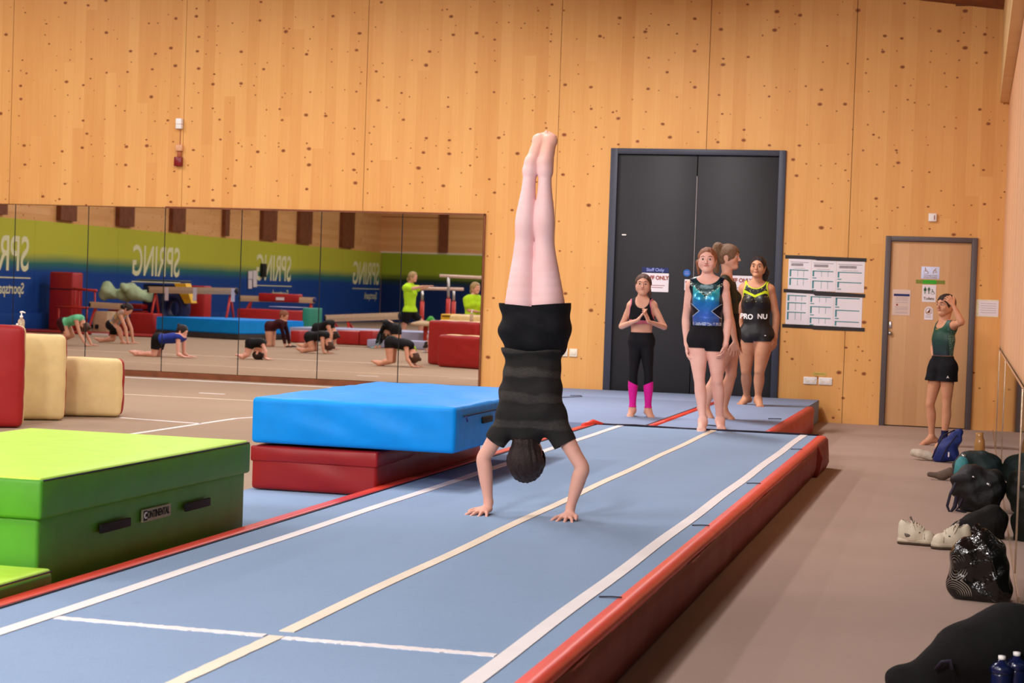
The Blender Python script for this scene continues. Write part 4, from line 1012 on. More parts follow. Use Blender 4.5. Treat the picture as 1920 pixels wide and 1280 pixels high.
# ================================================================== THE HANDSTAND BOY
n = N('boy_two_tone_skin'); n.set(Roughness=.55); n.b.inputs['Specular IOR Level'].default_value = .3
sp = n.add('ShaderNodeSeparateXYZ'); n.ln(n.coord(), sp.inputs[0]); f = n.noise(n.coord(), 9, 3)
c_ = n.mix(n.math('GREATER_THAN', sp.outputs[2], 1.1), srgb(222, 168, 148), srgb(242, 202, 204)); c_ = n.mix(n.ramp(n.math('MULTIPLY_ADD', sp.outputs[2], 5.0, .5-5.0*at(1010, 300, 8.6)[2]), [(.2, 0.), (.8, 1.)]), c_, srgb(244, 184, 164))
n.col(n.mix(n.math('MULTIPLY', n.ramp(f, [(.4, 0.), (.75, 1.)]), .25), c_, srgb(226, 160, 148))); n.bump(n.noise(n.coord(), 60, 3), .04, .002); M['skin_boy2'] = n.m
def boy_handstand():
    Yb = 8.60; A = lambda px, py, dy=0.0: at(px, py, Yb)+a2(0, dy, 0)
    root = empty('person', A(985, 960)*[1, 1, 0]+[0, 0, .26], 'boy in dark striped shirt and black shorts doing a handstand on the track', 'person')
    F = Fig(); q = .90
    up = a2(0, 0, -1)                                       # his up points to the floor
    sl, sr = A(950, 786), A(1041, 786); hl, hr = A(976, 612), A(1030, 612); nk = A(992, 800)
    sk = A(987, 857, .01)
    J = dict(sl=sl, sr=sr, hl=hl, hr=hr, neck=nk, skull=A(988, 838), fw=(0, 1, 0))
    torso(F, J, q, .98, glute=1.0)
    head(F, sk, a2(.02, .12, -1), a2(0, 1, .12), 1.0)
    F.cap('head', nk, sk, .046, .046, .02)
    # arms: bent a little at the elbow
    el, er = A(909, 858, -.02), A(1093, 876, -.02); wl, wr = A(918, 938, -.02)*1, A(1071, 952, -.02)*1
    wl[2] = .315; wr[2] = .315
    arm(F, 'arm_l', sl, el, wl, q*1.02, 1.02); arm(F, 'arm_r', sr, er, wr, q*1.02, 1.02)
    for g, w, dx, th in (('arm_l', wl, -.22, 1), ('arm_r', wr, -.12, -1)):
        F.cap(g, w, w+a2(0, -.012, -.028), .025*q, .024*q, .01)
        hand(F, g, w+a2(0, -.005, -.030), a2(dx, -.9, -.12), a2(0, .05, -1), .98, (4, 14, 8), .95, th, tcurl=0)
    # legs pressed together, toes pointed
    kl, kr = A(983, 462), A(1021, 462); al, ar = A(994, 318), A(1022, 318)
    leg(F, 'leg_l', hl+a2(0, 0, 0), kl, al, q*1.08, 1.0, .97, back=(0, -1, 0)); leg(F, 'leg_r', hr, kr, ar, q*1.08, 1.0, .97, back=(0, -1, 0))
    for g, an, he, ba, sd in (('leg_l', al, (997, 302), (1010, 262), -1), ('leg_r', ar, (1021, 304), (1027, 262), 1)):
        H_, B_ = A(*he, -.005), A(*ba, .035); d = nrm(B_-H_); x_ = nrm(np.cross(d, a2(0, 1, 0))); y_ = np.cross(x_, d); y_ = y_ if y_[1] > 0 else -y_
        F.cap(g, an, H_+y_*.018, .030, .030, .02); F.ball(g, H_+y_*.006, .030, .015)
        F.cap(g, H_+y_*.008, H_*.45+B_*.55+y_*.012, .029, .027, .02); F.cap(g, an+y_*.02, B_+y_*.018, .030, .022, .03)
        F.cap(g, B_-x_*.016, B_+x_*.016, .024, .024, .02); F.cap(g, H_*.5+B_*.5+y_*.006, B_, .028, .03, .02)
        for i in range(5):
            o = (-.026, -.0095, .004, .0165, .028)[i]*-sd; r_ = (.0115, .0075, .0070, .0068, .0066)[i]; l_ = (.042, .043, .039, .034, .027)[i]
            F.cap(g, B_+x_*o*.95, B_+x_*o*.95+d*l_+y_*.004, r_, r_*.95, .0025)
    V, Fc = F.build(.0052, blend={'leg_r': .006, 'leg_l': .008, 'arm_l': .03, 'arm_r': .03, 'head': .012})
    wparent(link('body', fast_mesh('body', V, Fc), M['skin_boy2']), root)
    hair(root, sk, a2(.02, .12, -1), a2(0, 1, .12), 1.0, M['hair_dark'], .005, r=.014, nape=-.105, noise=.003)
    # loose T-shirt
    S = Fig()
    x0 = A(993, 740)
    S.cap('t', A(970, 650), A(1031, 650), .070, .070, .03, ax=(0, 1, 0), fx=1.6)
    S.cap('t', A(973, 700), A(1024, 700), .068, .068, .05, ax=(0, 1, 0), fx=1.4); S.cap('t', A(968, 735), A(1022, 735), .074, .074, .05, ax=(0, 1, 0), fx=1.3)
    S.cap('t', A(968, 770), A(1020, 770), .082, .084, .05, ax=(0, 1, 0), fx=1.15)
    S.cap('t', sl+a2(.01, 0, -.005), sr+a2(-.01, 0, -.005), .062, .062, .04)
    S.cap('t', A(957, 790), A(932, 822, -.01), .058, .052, .03); S.cap('t', A(1034, 790), A(1063, 832, -.01), .062, .054, .03)
    S.cap('t', A(987, 800), A(988, 819), .080, .070, .03)
    S.inflate(F, ['torso'], .013)
    def ext(P, D):
        z = P[..., 2]; xx = P[..., 0]
        return D+.0022*(np.sin(z*62+np.sin(xx*14)*1.6+1)*.9+np.sin(z*27+xx*22)*.9+np.sin(xx*46+z*31)*.5)
    Vs, Fs = S.build(.006, extra=ext)
    pl = np.minimum(plane(Vs, A(926, 826), A(938, 790)-A(922, 826)), 1e9)
    sL = np.where(Vs[:, 0] < A(952, 800)[0], plane(Vs, A(926, 824), A(950, 790)-A(926, 824)), 1); sR = np.where(Vs[:, 0] > A(1034, 800)[0], plane(Vs, A(1060, 832), A(1036, 790)-A(1058, 832)), 1)
    hem = A(1000, 655)[2]+.006*np.sin(Vs[:, 0]*25)-Vs[:, 2]
    nkc = np.linalg.norm((Vs-A(988, 842))*[1, 1, 1], axis=1)-.034
    s = np.minimum(np.minimum(sL, sR), np.minimum(hem, nkc+.03))
    n = N('striped_shirt'); n.set(Roughness=.85); n.b.inputs['Specular IOR Level'].default_value = .15
    sp = n.add('ShaderNodeSeparateXYZ'); n.ln(n.coord(), sp.inputs[0]); co = n.coord()
    w = n.math('ADD', n.math('MULTIPLY', sp.outputs[2], 52), n.math('MULTIPLY', n.noise(n.mapping(co, (5, 5, 12)), 1, 2), 4))
    st_ = n.ramp(n.math('SINE', w), [(.2, 0.), (.75, 1.)]); fine = n.noise(n.mapping(co, (60, 60, 420)), 1, 3)
    n.col(n.mix(n.math('MULTIPLY', st_, n.ramp(fine, [(.35, .35), (.65, 1.)])), srgb(40, 38, 37), srgb(68, 64, 61)))
    n.bump(n.noise(co, 14, 3), .5, .02)
    Ns = vnormals(Vs, Fs)
    V2, F2 = clip(Vs, Fs, s); o = link('tshirt', fast_mesh('tshirt', V2, F2), n.m); wparent(o, root)
    md = o.modifiers.new('thick', 'SOLIDIFY'); md.thickness = .003; md.offset = 1
    # loose shorts
    S = Fig()
    S.cap('s', A(976, 645), A(1026, 645), .066, .066, .04, ax=(0, 1, 0), fx=1.35)
    S.cap('s', A(974, 620), A(1032, 620), .092, .092, .05, ax=(0, 1, 0), fx=1.1)
    S.cap('s', A(976, 630), A(972, 545), .088, .094, .03); S.cap('s', A(1030, 630), A(1036, 545), .088, .096, .03)
    S.inflate(F, ['torso'], .012); S.inflate(F, ['leg_l', 'leg_r'], .010, 'inner2')
    S.g['inner2'] = [p_ for p_ in S.g['inner2'] if p_[1][2] < hl[2]+.35 and p_[0][2] < hl[2]+.2]
    def ext2(P, D):
        z = P[..., 2]; xx = P[..., 0]; return D+.005*(np.sin(xx*52+z*9)*.7+np.sin(z*55+np.sin(xx*9)*3)*.9+np.sin(xx*28-z*40)*.6)
    Vs, Fs = S.build(.006, extra=ext2)
    hz = np.where(Vs[:, 0] > A(1003, 600)[0], A(1040, 572)[2]+.10*(Vs[:, 0]-A(1003, 572)[0])*1.0, A(970, 572)[2]-.07*(Vs[:, 0]-A(1003, 572)[0]))
    s = np.minimum(hz-.004-Vs[:, 2], Vs[:, 2]-A(1000, 664)[2])
    V2, F2 = clip(Vs, Fs, s); o = link('shorts', fast_mesh('shorts', V2, F2), M['cl_black2']); wparent(o, root)
    md = o.modifiers.new('thick', 'SOLIDIFY'); md.thickness = .003; md.offset = 1
boy_handstand()
# ================================================================== THE FIVE WATCHERS AT THE FAR END
def P_(Y, dz=None):
    return lambda px, py, dy=0.0: at(px, py, Y+dy)
def girl_small():
    A = P_(16.15); J = {}
    J['neck'] = A(1204, 560); J['skull'] = A(1206, 533, -.02); J['fw'] = a2(.15, -1, 0)
    J['sl'] = A(1183, 573); J['sr'] = A(1225, 573); J['hl'] = A(1193, 643); J['hr'] = A(1212, 643)
    J['el'] = A(1165, 612, .02); J['er'] = A(1246, 613, .0); J['wl'] = A(1196, 600, -.20); J['wr'] = A(1216, 603, -.22)
    J['kl'] = A(1187, 702, -.02); J['kr'] = A(1216, 702, -.02); J['al'] = A(1186, 770); J['ar'] = A(1215, 769)
    J['al'][2] = .33; J['ar'][2] = .33
    J['tl'] = A(1177, 783, -.16); J['tr'] = A(1228, 785, -.14)
    J['tl'][2] = .29; J['tr'][2] = .29
    J['hld'] = (a2(.55, -.1, .75), a2(1, .2, -.5), -1, (2, 6, 4)); J['hrd'] = (a2(-.35, -.05, .85), a2(-1, .2, -.4), 1, (2, 6, 4))
    hf = a2(.12, -1, -.02)
    r, F, V, Fc = human('small girl in black crop top and pink-cuffed leggings with hands together', J, .76, 'skin_warm', .0055, .88, .92, am=.86, th=.86, ca=.9, hf=hf, brow='hair_mid')
    z = V[:, 2]; ztop = A(1204, 577)[2]; zh = A(1204, 607)[2]
    neckc = ell(V, A(1204, 563, -.05), (.065, .12, .072)); ac = armcut(F, V, -.022)
    s = np.minimum(np.minimum(z-zh, neckc), np.minimum(ac, J['neck'][2]+.01-z))
    garment(r, 'crop_top', V, Fc, s, M['cl_black'], .005)
    garment(r, 'trim_band', V, Fc, np.minimum(s, A(1204, 600)[2]-z), M['cl_pinktrim'], .0075)
    garment(r, 'armhole_trim', V, Fc, np.minimum(np.minimum(s, .006-ac), z-zh), M['cl_pinktrim'], .0072)
    zw = A(1204, 623)[2]; lc = np.minimum(zw-z, 1)
    dg = (V[:, 0]-np.where(V[:, 0] < (J['hl']+J['hr'])[0]/2, J['kl'][0], J['kr'][0]))*np.where(V[:, 0] < (J['hl']+J['hr'])[0]/2, 1, -1)
    zk = A(1204, 718)[2]-dg*.55; arms = np.minimum(F.gd('arm_l', V), F.gd('arm_r', V))-.012
    garment(r, 'leggings', V, Fc, np.minimum(np.minimum(lc, z-zk), arms), M['cl_black'], .006)
    garment(r, 'legging_cuffs', V, Fc, np.minimum(zk-z, z-A(1204, 764)[2]), M['cl_pink'], .0065)
    f = nrm(hf); c = J['skull']
    hair(r, c, (0, 0, 1), hf, .88, M['hair_mid'], .005, r=.005, face=(.118, -.018, .094, .094), nape=-.07,
         tails=[([c+a2(0, .085, .0), c+a2(-.03, .09, -.08), c+a2(-.045, .06, -.15)], [.03, .03, .012]), ([c+a2(.06, .0, -.02), c+a2(.062, .01, -.08), c+a2(.06, .02, -.13)], [.012, .014, .006])])
girl_small()

def girl_blue():
    A = P_(15.0); J = {}
    J['neck'] = A(1327, 521); J['skull'] = A(1326, 487, -.02); J['fw'] = a2(.03, -1, 0)
    J['sl'] = A(1295, 535); J['sr'] = A(1358, 535); J['hl'] = A(1308, 641); J['hr'] = A(1342, 641)
    J['el'] = A(1286, 597, .03); J['er'] = A(1365, 600, .03); J['wl'] = A(1287, 645, -.02); J['wr'] = A(1361, 647, -.05)
    J['kl'] = A(1311, 708, -.05); J['kr'] = A(1345, 712, .02); J['al'] = A(1318, 789, -.08); J['ar'] = A(1350, 785, .12)
    J['al'][2] = .342; J['ar'][2] = .342
    J['tl'] = A(1313, 806, -.27); J['tr'] = A(1357, 802, -.10); J['tl'][2] = J['tr'][2] = .29
    J['hld'] = (a2(.08, -.15, -1), a2(1, .1, 0), -1, (12, 22, 16)); J['hrd'] = (a2(-.15, -.2, -1), a2(-1, .2, 0), 1, (25, 30, 20))
    hf = a2(.06, -1, -.03)
    r, F, V, Fc = human('red-haired girl in shiny blue leotard and black shorts walking towards the track', J, .93, 'skin_pale', .0055, .96, .97, bust=.9, am=.93, th=1.02, ca=.96, hf=hf, brow='hair_red')
    z = V[:, 2]; xc = A(1326, 560)[0]; zz = lambda py: A(1326, py)[2]
    neckc = ell(V, A(1327, 513, -.05), (.105, .16, .092)); ac = armcut(F, V, -.010); arms = np.minimum(F.gd('arm_l', V), F.gd('arm_r', V))
    n = N('blue_leotard_foil'); n.set(Roughness=.28, Metallic=.35); n.b.inputs['Specular IOR Level'].default_value = .6
    sp = n.add('ShaderNodeSeparateXYZ'); n.ln(n.coord(), sp.inputs[0]); dx = n.math('ABSOLUTE', n.math('SUBTRACT', sp.outputs[0], xc)); Z = sp.outputs[2]
    zr = n.math('DIVIDE', n.math('SUBTRACT', Z, zz(612)), zz(538)-zz(612))
    base = n.ramp(zr, [(0., srgb(70, 100, 170)), (.3, srgb(46, 96, 190)), (.6, srgb(24, 120, 190)), (.8, srgb(40, 160, 190)), (1., srgb(70, 190, 190))])
    v = n.add('ShaderNodeTexVoronoi'); v.inputs['Scale'].default_value = 90; n.ln(n.coord(), v.inputs['Vector'])
    edge = n.math('SUBTRACT', Z, n.math('ADD', zz(557), n.math('MULTIPLY', dx, .85)))
    yoke = n.math('GREATER_THAN', edge, 0); outer = n.math('GREATER_THAN', dx, .112)
    spark = n.math('MULTIPLY', n.math('LESS_THAN', v.outputs['Distance'], .32), n.math('LESS_THAN', n.math('ABSOLUTE', edge), .018))
    hour = n.math('GREATER_THAN', n.math('SUBTRACT', dx, n.math('MULTIPLY', n.math('ABSOLUTE', n.math('SUBTRACT', Z, zz(583))), 1.25)), .052)
    hline = n.math('LESS_THAN', n.math('ABSOLUTE', n.math('SUBTRACT', n.math('SUBTRACT', dx, n.math('MULTIPLY', n.math('ABSOLUTE', n.math('SUBTRACT', Z, zz(583))), 1.25)), .052)), .004)
    zone = n.math('MULTIPLY', n.math('LESS_THAN', Z, zz(569)), n.math('GREATER_THAN', Z, zz(597)))
    band = n.math('MULTIPLY', n.math('LESS_THAN', Z, zz(604)), n.math('GREATER_THAN', n.noise(n.mapping(n.coord(), (50, 50, 90)), 1, 2), .5))
    c = n.mix(yoke, base, srgb(14, 52, 56)); c = n.mix(outer, c, srgb(12, 22, 44)); c = n.mix(n.math('MULTIPLY', hour, zone), c, srgb(10, 14, 36))
    c = n.mix(n.math('MULTIPLY', hline, zone), c, srgb(180, 200, 220)); c = n.mix(band, c, srgb(170, 185, 215)); c = n.mix(spark, c, srgb(220, 240, 210)); n.col(c)
    n.bump(n.noise(n.coord(), 30, 3), .35, .01)
    s = np.minimum(np.minimum(z-zz(613), neckc), ac)
    garment(r, 'leotard', V, Fc, np.minimum(s, J['neck'][2]+.015-z), n.m, .005)
    garment(r, 'shorts', V, Fc, np.minimum(np.minimum(zz(610)-z, z-np.where(V[:, 0] < xc, zz(652), zz(657))), arms-.012), M['cl_black'], .009)
    c = J['skull']
    hair(r, c, (0, 0, 1), hf, .96, M['hair_red'], .005, r=.004, face=(.118, -.016, .096, .096), nape=-.04, tails=[([c+a2(-.03, .09, .03), c+a2(-.09, .07, -.02), c+a2(-.075, .05, -.12)], [.022, .016, .008])])
girl_blue()

def girl_profile():
    A = P_(16.3); J = {}
    J['neck'] = A(1362, 520); J['skull'] = A(1367, 482); J['fw'] = a2(.93, -.25, 0)
    J['sl'] = A(1364, 531, .17); J['sr'] = A(1357, 531, -.16); J['hl'] = A(1369, 632, .09); J['hr'] = A(1367, 632, -.08)
    J['er'] = A(1368, 592, -.22); J['wr'] = A(1379, 641, -.28); J['el'] = A(1377, 592, .24); J['wl'] = A(1383, 641, .22)
    J['kl'] = A(1371, 702, .08); J['al'] = A(1356, 773, .06); J['kr'] = A(1341, 712, .0); J['ar'] = A(1322, 764, .1)
    J['al'][2] = .345; J['ar'][2] = .365
    J['tl'] = J['al']+a2(.15, -.04, -.05); J['tr'] = J['ar']+a2(.13, -.03, -.09)
    J['hrd'] = (a2(.05, -.1, -1), a2(-.2, 1, 0), 1, (20, 30, 20)); J['hld'] = (a2(.05, -.1, -1), a2(.2, -1, 0), -1, (20, 30, 20))
    hf = a2(1, -.15, -.08)
    r, F, V, Fc = human('brown-haired girl in profile with ponytail behind the girl in the blue leotard', J, .96, 'skin_warm', .0055, 1.0, .93, bust=.8, am=.95, th=.98, hf=hf, brow='hair_brown')
    z = V[:, 2]; zz = lambda py: A(1366, py)[2]; arms = np.minimum(F.gd('arm_l', V), F.gd('arm_r', V))
    neckc = ell(V, A(1366, 516), (.11, .09, .07)); ac = armcut(F, V, .0)
    garment(r, 'tank_top', V, Fc, np.minimum(np.minimum(z-zz(588), neckc), np.minimum(ac, J['neck'][2]+.03-z)), M['cl_olive'], .005)
    garment(r, 'shorts', V, Fc, np.minimum(np.minimum(zz(587)-z, z-zz(650)), arms-.012), M['cl_black'], .009)
    garment(r, 'shorts_hem', V, Fc, np.minimum(np.minimum(zz(643)-z, z-zz(651)), arms-.012), M['cl_maroon'], .0115)
    c = J['skull']
    hair(r, c, (0, 0, 1), hf, 1.0, M['hair_brown'], .0055, r=.014, face=(.128, -.035, .092, .098), nape=-.06,
         tails=[([c+a2(-.06, -.02, .085), c+a2(-.10, -.02, .085), c+a2(-.125, -.03, .0), c+a2(-.105, -.03, -.13)], [.03, .045, .046, .022])])
girl_profile()

def girl_yellow():
    A = P_(18.6); J = {}
    J['neck'] = A(1419, 530); J['skull'] = A(1421, 500, -.02); J['fw'] = a2(.02, -1, 0)
    J['sl'] = A(1394, 540); J['sr'] = A(1444, 542); J['hl'] = A(1401, 632); J['hr'] = A(1434, 632)
    J['el'] = A(1386, 590, .05); J['er'] = A(1455, 590, .04); J['wl'] = A(1388, 630, .0); J['wr'] = A(1454, 634, .02)
    J['kl'] = A(1399, 695, .03); J['kr'] = A(1424, 695, -.04); J['al'] = A(1400, 744, .22); J['ar'] = A(1421, 752, -.02)
    J['al'][2] = J['ar'][2] = .345
    J['tl'] = J['al']+a2(-.09, -.13, -.045); J['tr'] = J['ar']+a2(.06, -.15, -.045)
    J['hld'] = (a2(.1, -.1, -1), a2(1, .1, 0), -1, (20, 25, 18)); J['hrd'] = (a2(.02, -.1, -1), a2(-1, .2, 0), 1, (20, 25, 18))
    hf = a2(-.05, -1, -.02)
    r, F, V, Fc = human('dark-haired girl in black leotard with yellow chest stripe beside the timetables', J, .98, 'skin_tan', .006, 1.0, 1.05, bust=1.05, am=1.02, th=1.10, ca=1.02, hf=hf, brow='hair_black')
    z = V[:, 2]; zz = lambda py: A(1419, py)[2]; xc = A(1417, 560)[0]; arms = np.minimum(F.gd('arm_l', V), F.gd('arm_r', V))
    neckc = ell(V, A(1418, 524, -.05), (.10, .17, .092)); ac = armcut(F, V, -.018); hd = J['neck'][2]+.015-z
    leg_ = z-np.where(V[:, 0] < xc, zz(642), zz(639))
    s = np.minimum(np.minimum(neckc, ac), np.minimum(leg_, np.minimum(hd, np.where(z < zz(600), arms-.01, 1))))
    n = N('black_sequin_leotard'); n.set(Roughness=.45); n.b.inputs['Specular IOR Level'].default_value = .4
    v = n.add('ShaderNodeTexVoronoi'); v.inputs['Scale'].default_value = 55; n.ln(n.coord(), v.inputs['Vector'])
    sp = n.add('ShaderNodeSeparateXYZ'); n.ln(n.coord(), sp.inputs[0])
    up = n.math('GREATER_THAN', sp.outputs[2], zz(566))
    n.col(n.mix(n.math('MULTIPLY', n.math('LESS_THAN', v.outputs['Distance'], .2), up), srgb(22, 20, 22), srgb(190, 180, 110))); n.bump(n.noise(n.coord(), 20, 2), .3, .01)
    garment(r, 'leotard', V, Fc, s, n.m, .006)
    dx = np.abs(V[:, 0]-xc); front = (J['neck'][1]+.02-V[:, 1])
    zs = zz(556)+dx*.5-np.maximum(dx-.10, 0)*.9
    garment(r, 'chest_stripe', V, Fc, np.minimum(np.minimum(.014-np.abs(z-zs), front), np.minimum(s, .145-dx)), M['cl_yellow'], .0085, wrinkle=0)
    garment(r, 'neck_trim', V, Fc, np.minimum(np.minimum(.009-neckc, neckc), np.minimum(hd, ac)), M['cl_yellow'], .0085)
    garment(r, 'armhole_trim', V, Fc, np.minimum(np.minimum(.007-ac, s), z-zz(560)), M['cl_yellow'], .008)
    rot = (math.radians(90), 0, math.radians(0))
    fy = V[(np.abs(z-zz(594)) < .03) & (dx < .05), 1].min()-.012
    text('waist_lettering', 'PRO', .072, M['white'], (xc-.075, fy+.012, zz(594)), (math.radians(90), math.radians(4), math.radians(-14)), r, bold=.002, extrude=.002)
    text('waist_lettering', 'NU', .07, M['white'], (xc+.085, fy+.012, zz(593)), (math.radians(90), 0, math.radians(16)), r, bold=.002, extrude=.002)
    garment(r, 'waist_logo', V, Fc, np.minimum(np.minimum(.022-np.abs(z-zz(592)), front), np.minimum(-V[:, 0]+xc-.115, s)), M['cl_pinktrim'], .0085)
    box('shorts_mark', (A(1437, 628)[0]-.008, A(1437, 628)[0]+.008, fy-.005, fy+.03, zz(628)-.004, zz(628)+.004), M['white'], r)
    c = J['skull']
    hair(r, c, (0, 0, 1), hf, 1.0, M['hair_black'], .0055, r=.006, face=(.118, -.016, .094, .094), nape=-.06, tails=[([c+a2(.04, .08, .02), c+a2(.075, .07, -.06), c+a2(.07, .06, -.16)], [.035, .035, .015])])
girl_yellow()

def boy_green():
    A = P_(18.05); J = {}
    J['neck'] = A(1770, 602); J['skull'] = A(1773, 572, -.02); J['fw'] = a2(-.65, -.75, 0)
    J['sl'] = A(1763, 612, .12); J['sr'] = A(1787, 610, -.08); J['hl'] = A(1758, 692, .05); J['hr'] = A(1777, 692, -.05)
    J['er'] = A(1803, 604, -.24); J['wr'] = A(1787, 571, -.20); J['el'] = A(1750, 650, .27); J['wl'] = A(1752, 676, .10)
    J['kl'] = A(1744, 757, .03); J['al'] = A(1747, 822, .06); J['kr'] = A(1775, 757, -.06); J['ar'] = A(1770, 826, -.04)
    J['al'][2] = .075; J['ar'][2] = .075
    J['tl'] = J['al']+a2(-.17, -.05, -.045); J['tr'] = J['ar']+a2(-.10, -.12, -.045)
    J['hrd'] = (a2(-.55, .15, .75), a2(-.3, .8, -.3), 1, (30, 40, 30)); J['hld'] = (a2(.3, -.6, -.5), a2(.4, -.5, .1), -1, (20, 20, 20))
    hf = a2(-.72, -.68, -.02)
    r, F, V, Fc = human('boy in bottle-green tank top and black shorts with hand on forehead by the toilet door', J, .88, 'skin_tan', .0055, .96, .9, glute=.95, am=.9, th=.92, ca=.92, hf=hf, brow='hair_dark')
    z = V[:, 2]; zz = lambda py: A(1770, py)[2]; arms = np.minimum(F.gd('arm_l', V), F.gd('arm_r', V))
    neckc = ell(V, J['neck']+a2(-.03, -.03, .01), (.075, .075, .085)); ac = armcut(F, V, -.006)
    n = N('green_mesh_tank'); n.set(Roughness=.5); n.b.inputs['Specular IOR Level'].default_value = .4
    sp = n.add('ShaderNodeSeparateXYZ'); n.ln(n.coord(), sp.inputs[0])
    w_ = n.add('ShaderNodeTexVoronoi'); w_.inputs['Scale'].default_value = 130; n.ln(n.coord(), w_.inputs['Vector'])
    side = n.math('GREATER_THAN', n.math('ADD', sp.outputs[0], n.math('MULTIPLY', sp.outputs[2], .12)), A(1779, 640)[0]+.12*zz(640))
    fade = n.ramp(n.math('DIVIDE', n.math('SUBTRACT', sp.outputs[2], zz(665)), zz(600)-zz(665)), [(0., srgb(170, 200, 180)), (.5, srgb(120, 150, 120)), (1., srgb(70, 92, 66))])
    dots = n.mix(n.math('LESS_THAN', w_.outputs['Distance'], .35), srgb(34, 70, 64), fade)
    n.col(n.mix(side, n.ramp(n.math('DIVIDE', n.math('SUBTRACT', sp.outputs[2], zz(665)), zz(600)-zz(665)), [(0., srgb(14, 34, 44)), (1., srgb(26, 78, 52))]), dots))
    hd = J['neck'][2]+.01-z
    garment(r, 'tank_top', V, Fc, np.minimum(np.minimum(z-zz(666), neckc), np.minimum(ac, hd)), n.m, .005)
    S = Fig(); S.inflate(F, ['torso'], .012); S.inflate(F, ['leg_l', 'leg_r'], .022, 'inner2'); 
    S.g['inner2'] = [p_ for p_ in S.g['inner2'] if p_[0][2] > zz(740)]
    for a, b in ((J['hl'], J['kl']), (J['hr'], J['kr'])): S.cap('x', a+a2(0, 0, .03), a*.45+b*.55, .088, .098, .03)
    Vs, Fs = S.build(.007, extra=lambda P, D: D+.003*np.sin(P[..., 0]*50+P[..., 2]*22)*np.sin(P[..., 2]*30+P[..., 1]*40))
    sc = np.minimum(zz(667)-Vs[:, 2], Vs[:, 2]-zz(714)-.02*np.sin(Vs[:, 0]*9)*0)
    V2, F2 = clip(Vs, Fs, sc); o = link('shorts', fast_mesh('shorts', V2, F2), M['cl_black2']); wparent(o, r)
    md = o.modifiers.new('thick', 'SOLIDIFY'); md.thickness = .003
    tri = at(1777, 707, 17.9)
    m_ = np.array([tri+a2(-.012, -.03, -.012), tri+a2(.012, -.03, -.012), tri+a2(0, -.03, .014)])
    garment(r, 'sock', V, Fc, np.minimum(np.minimum(z-zz(842), zz(806)-z), V[:, 0]-A(1760, 800)[0]), M['cl_navy'], .005)
    Vl = V2[np.abs(V2[:, 2]-zz(707)) < .02]; fy = Vl[np.abs(Vl[:, 0]-tri[0]) < .03, 1].min() if len(Vl) else tri[1]
    o = link('shorts_logo', mesh('shorts_logo', [(tri[0]-.014, fy-.006, tri[2]-.012), (tri[0]+.014, fy-.002, tri[2]-.012), (tri[0], fy-.006, tri[2]+.016), (tri[0], fy-.006, tri[2]-.004)], [(0, 3, 2), (3, 1, 2)]), M['white']); wparent(o, r)
    o = box('chest_logo', (J['neck'][0]-.075, J['neck'][0]-.05, J['neck'][1]-.105, J['neck'][1]-.100, zz(617)-.004, zz(617)+.004), plain('gold_mark', srgb(200, 160, 80)), r)
    c = J['skull']
    hair(r, c, (0, 0, 1), hf, .96, M['hair_dark'], .0055, r=.010, face=(.105, -.040, .112, .096), nape=-.04)
boy_green()
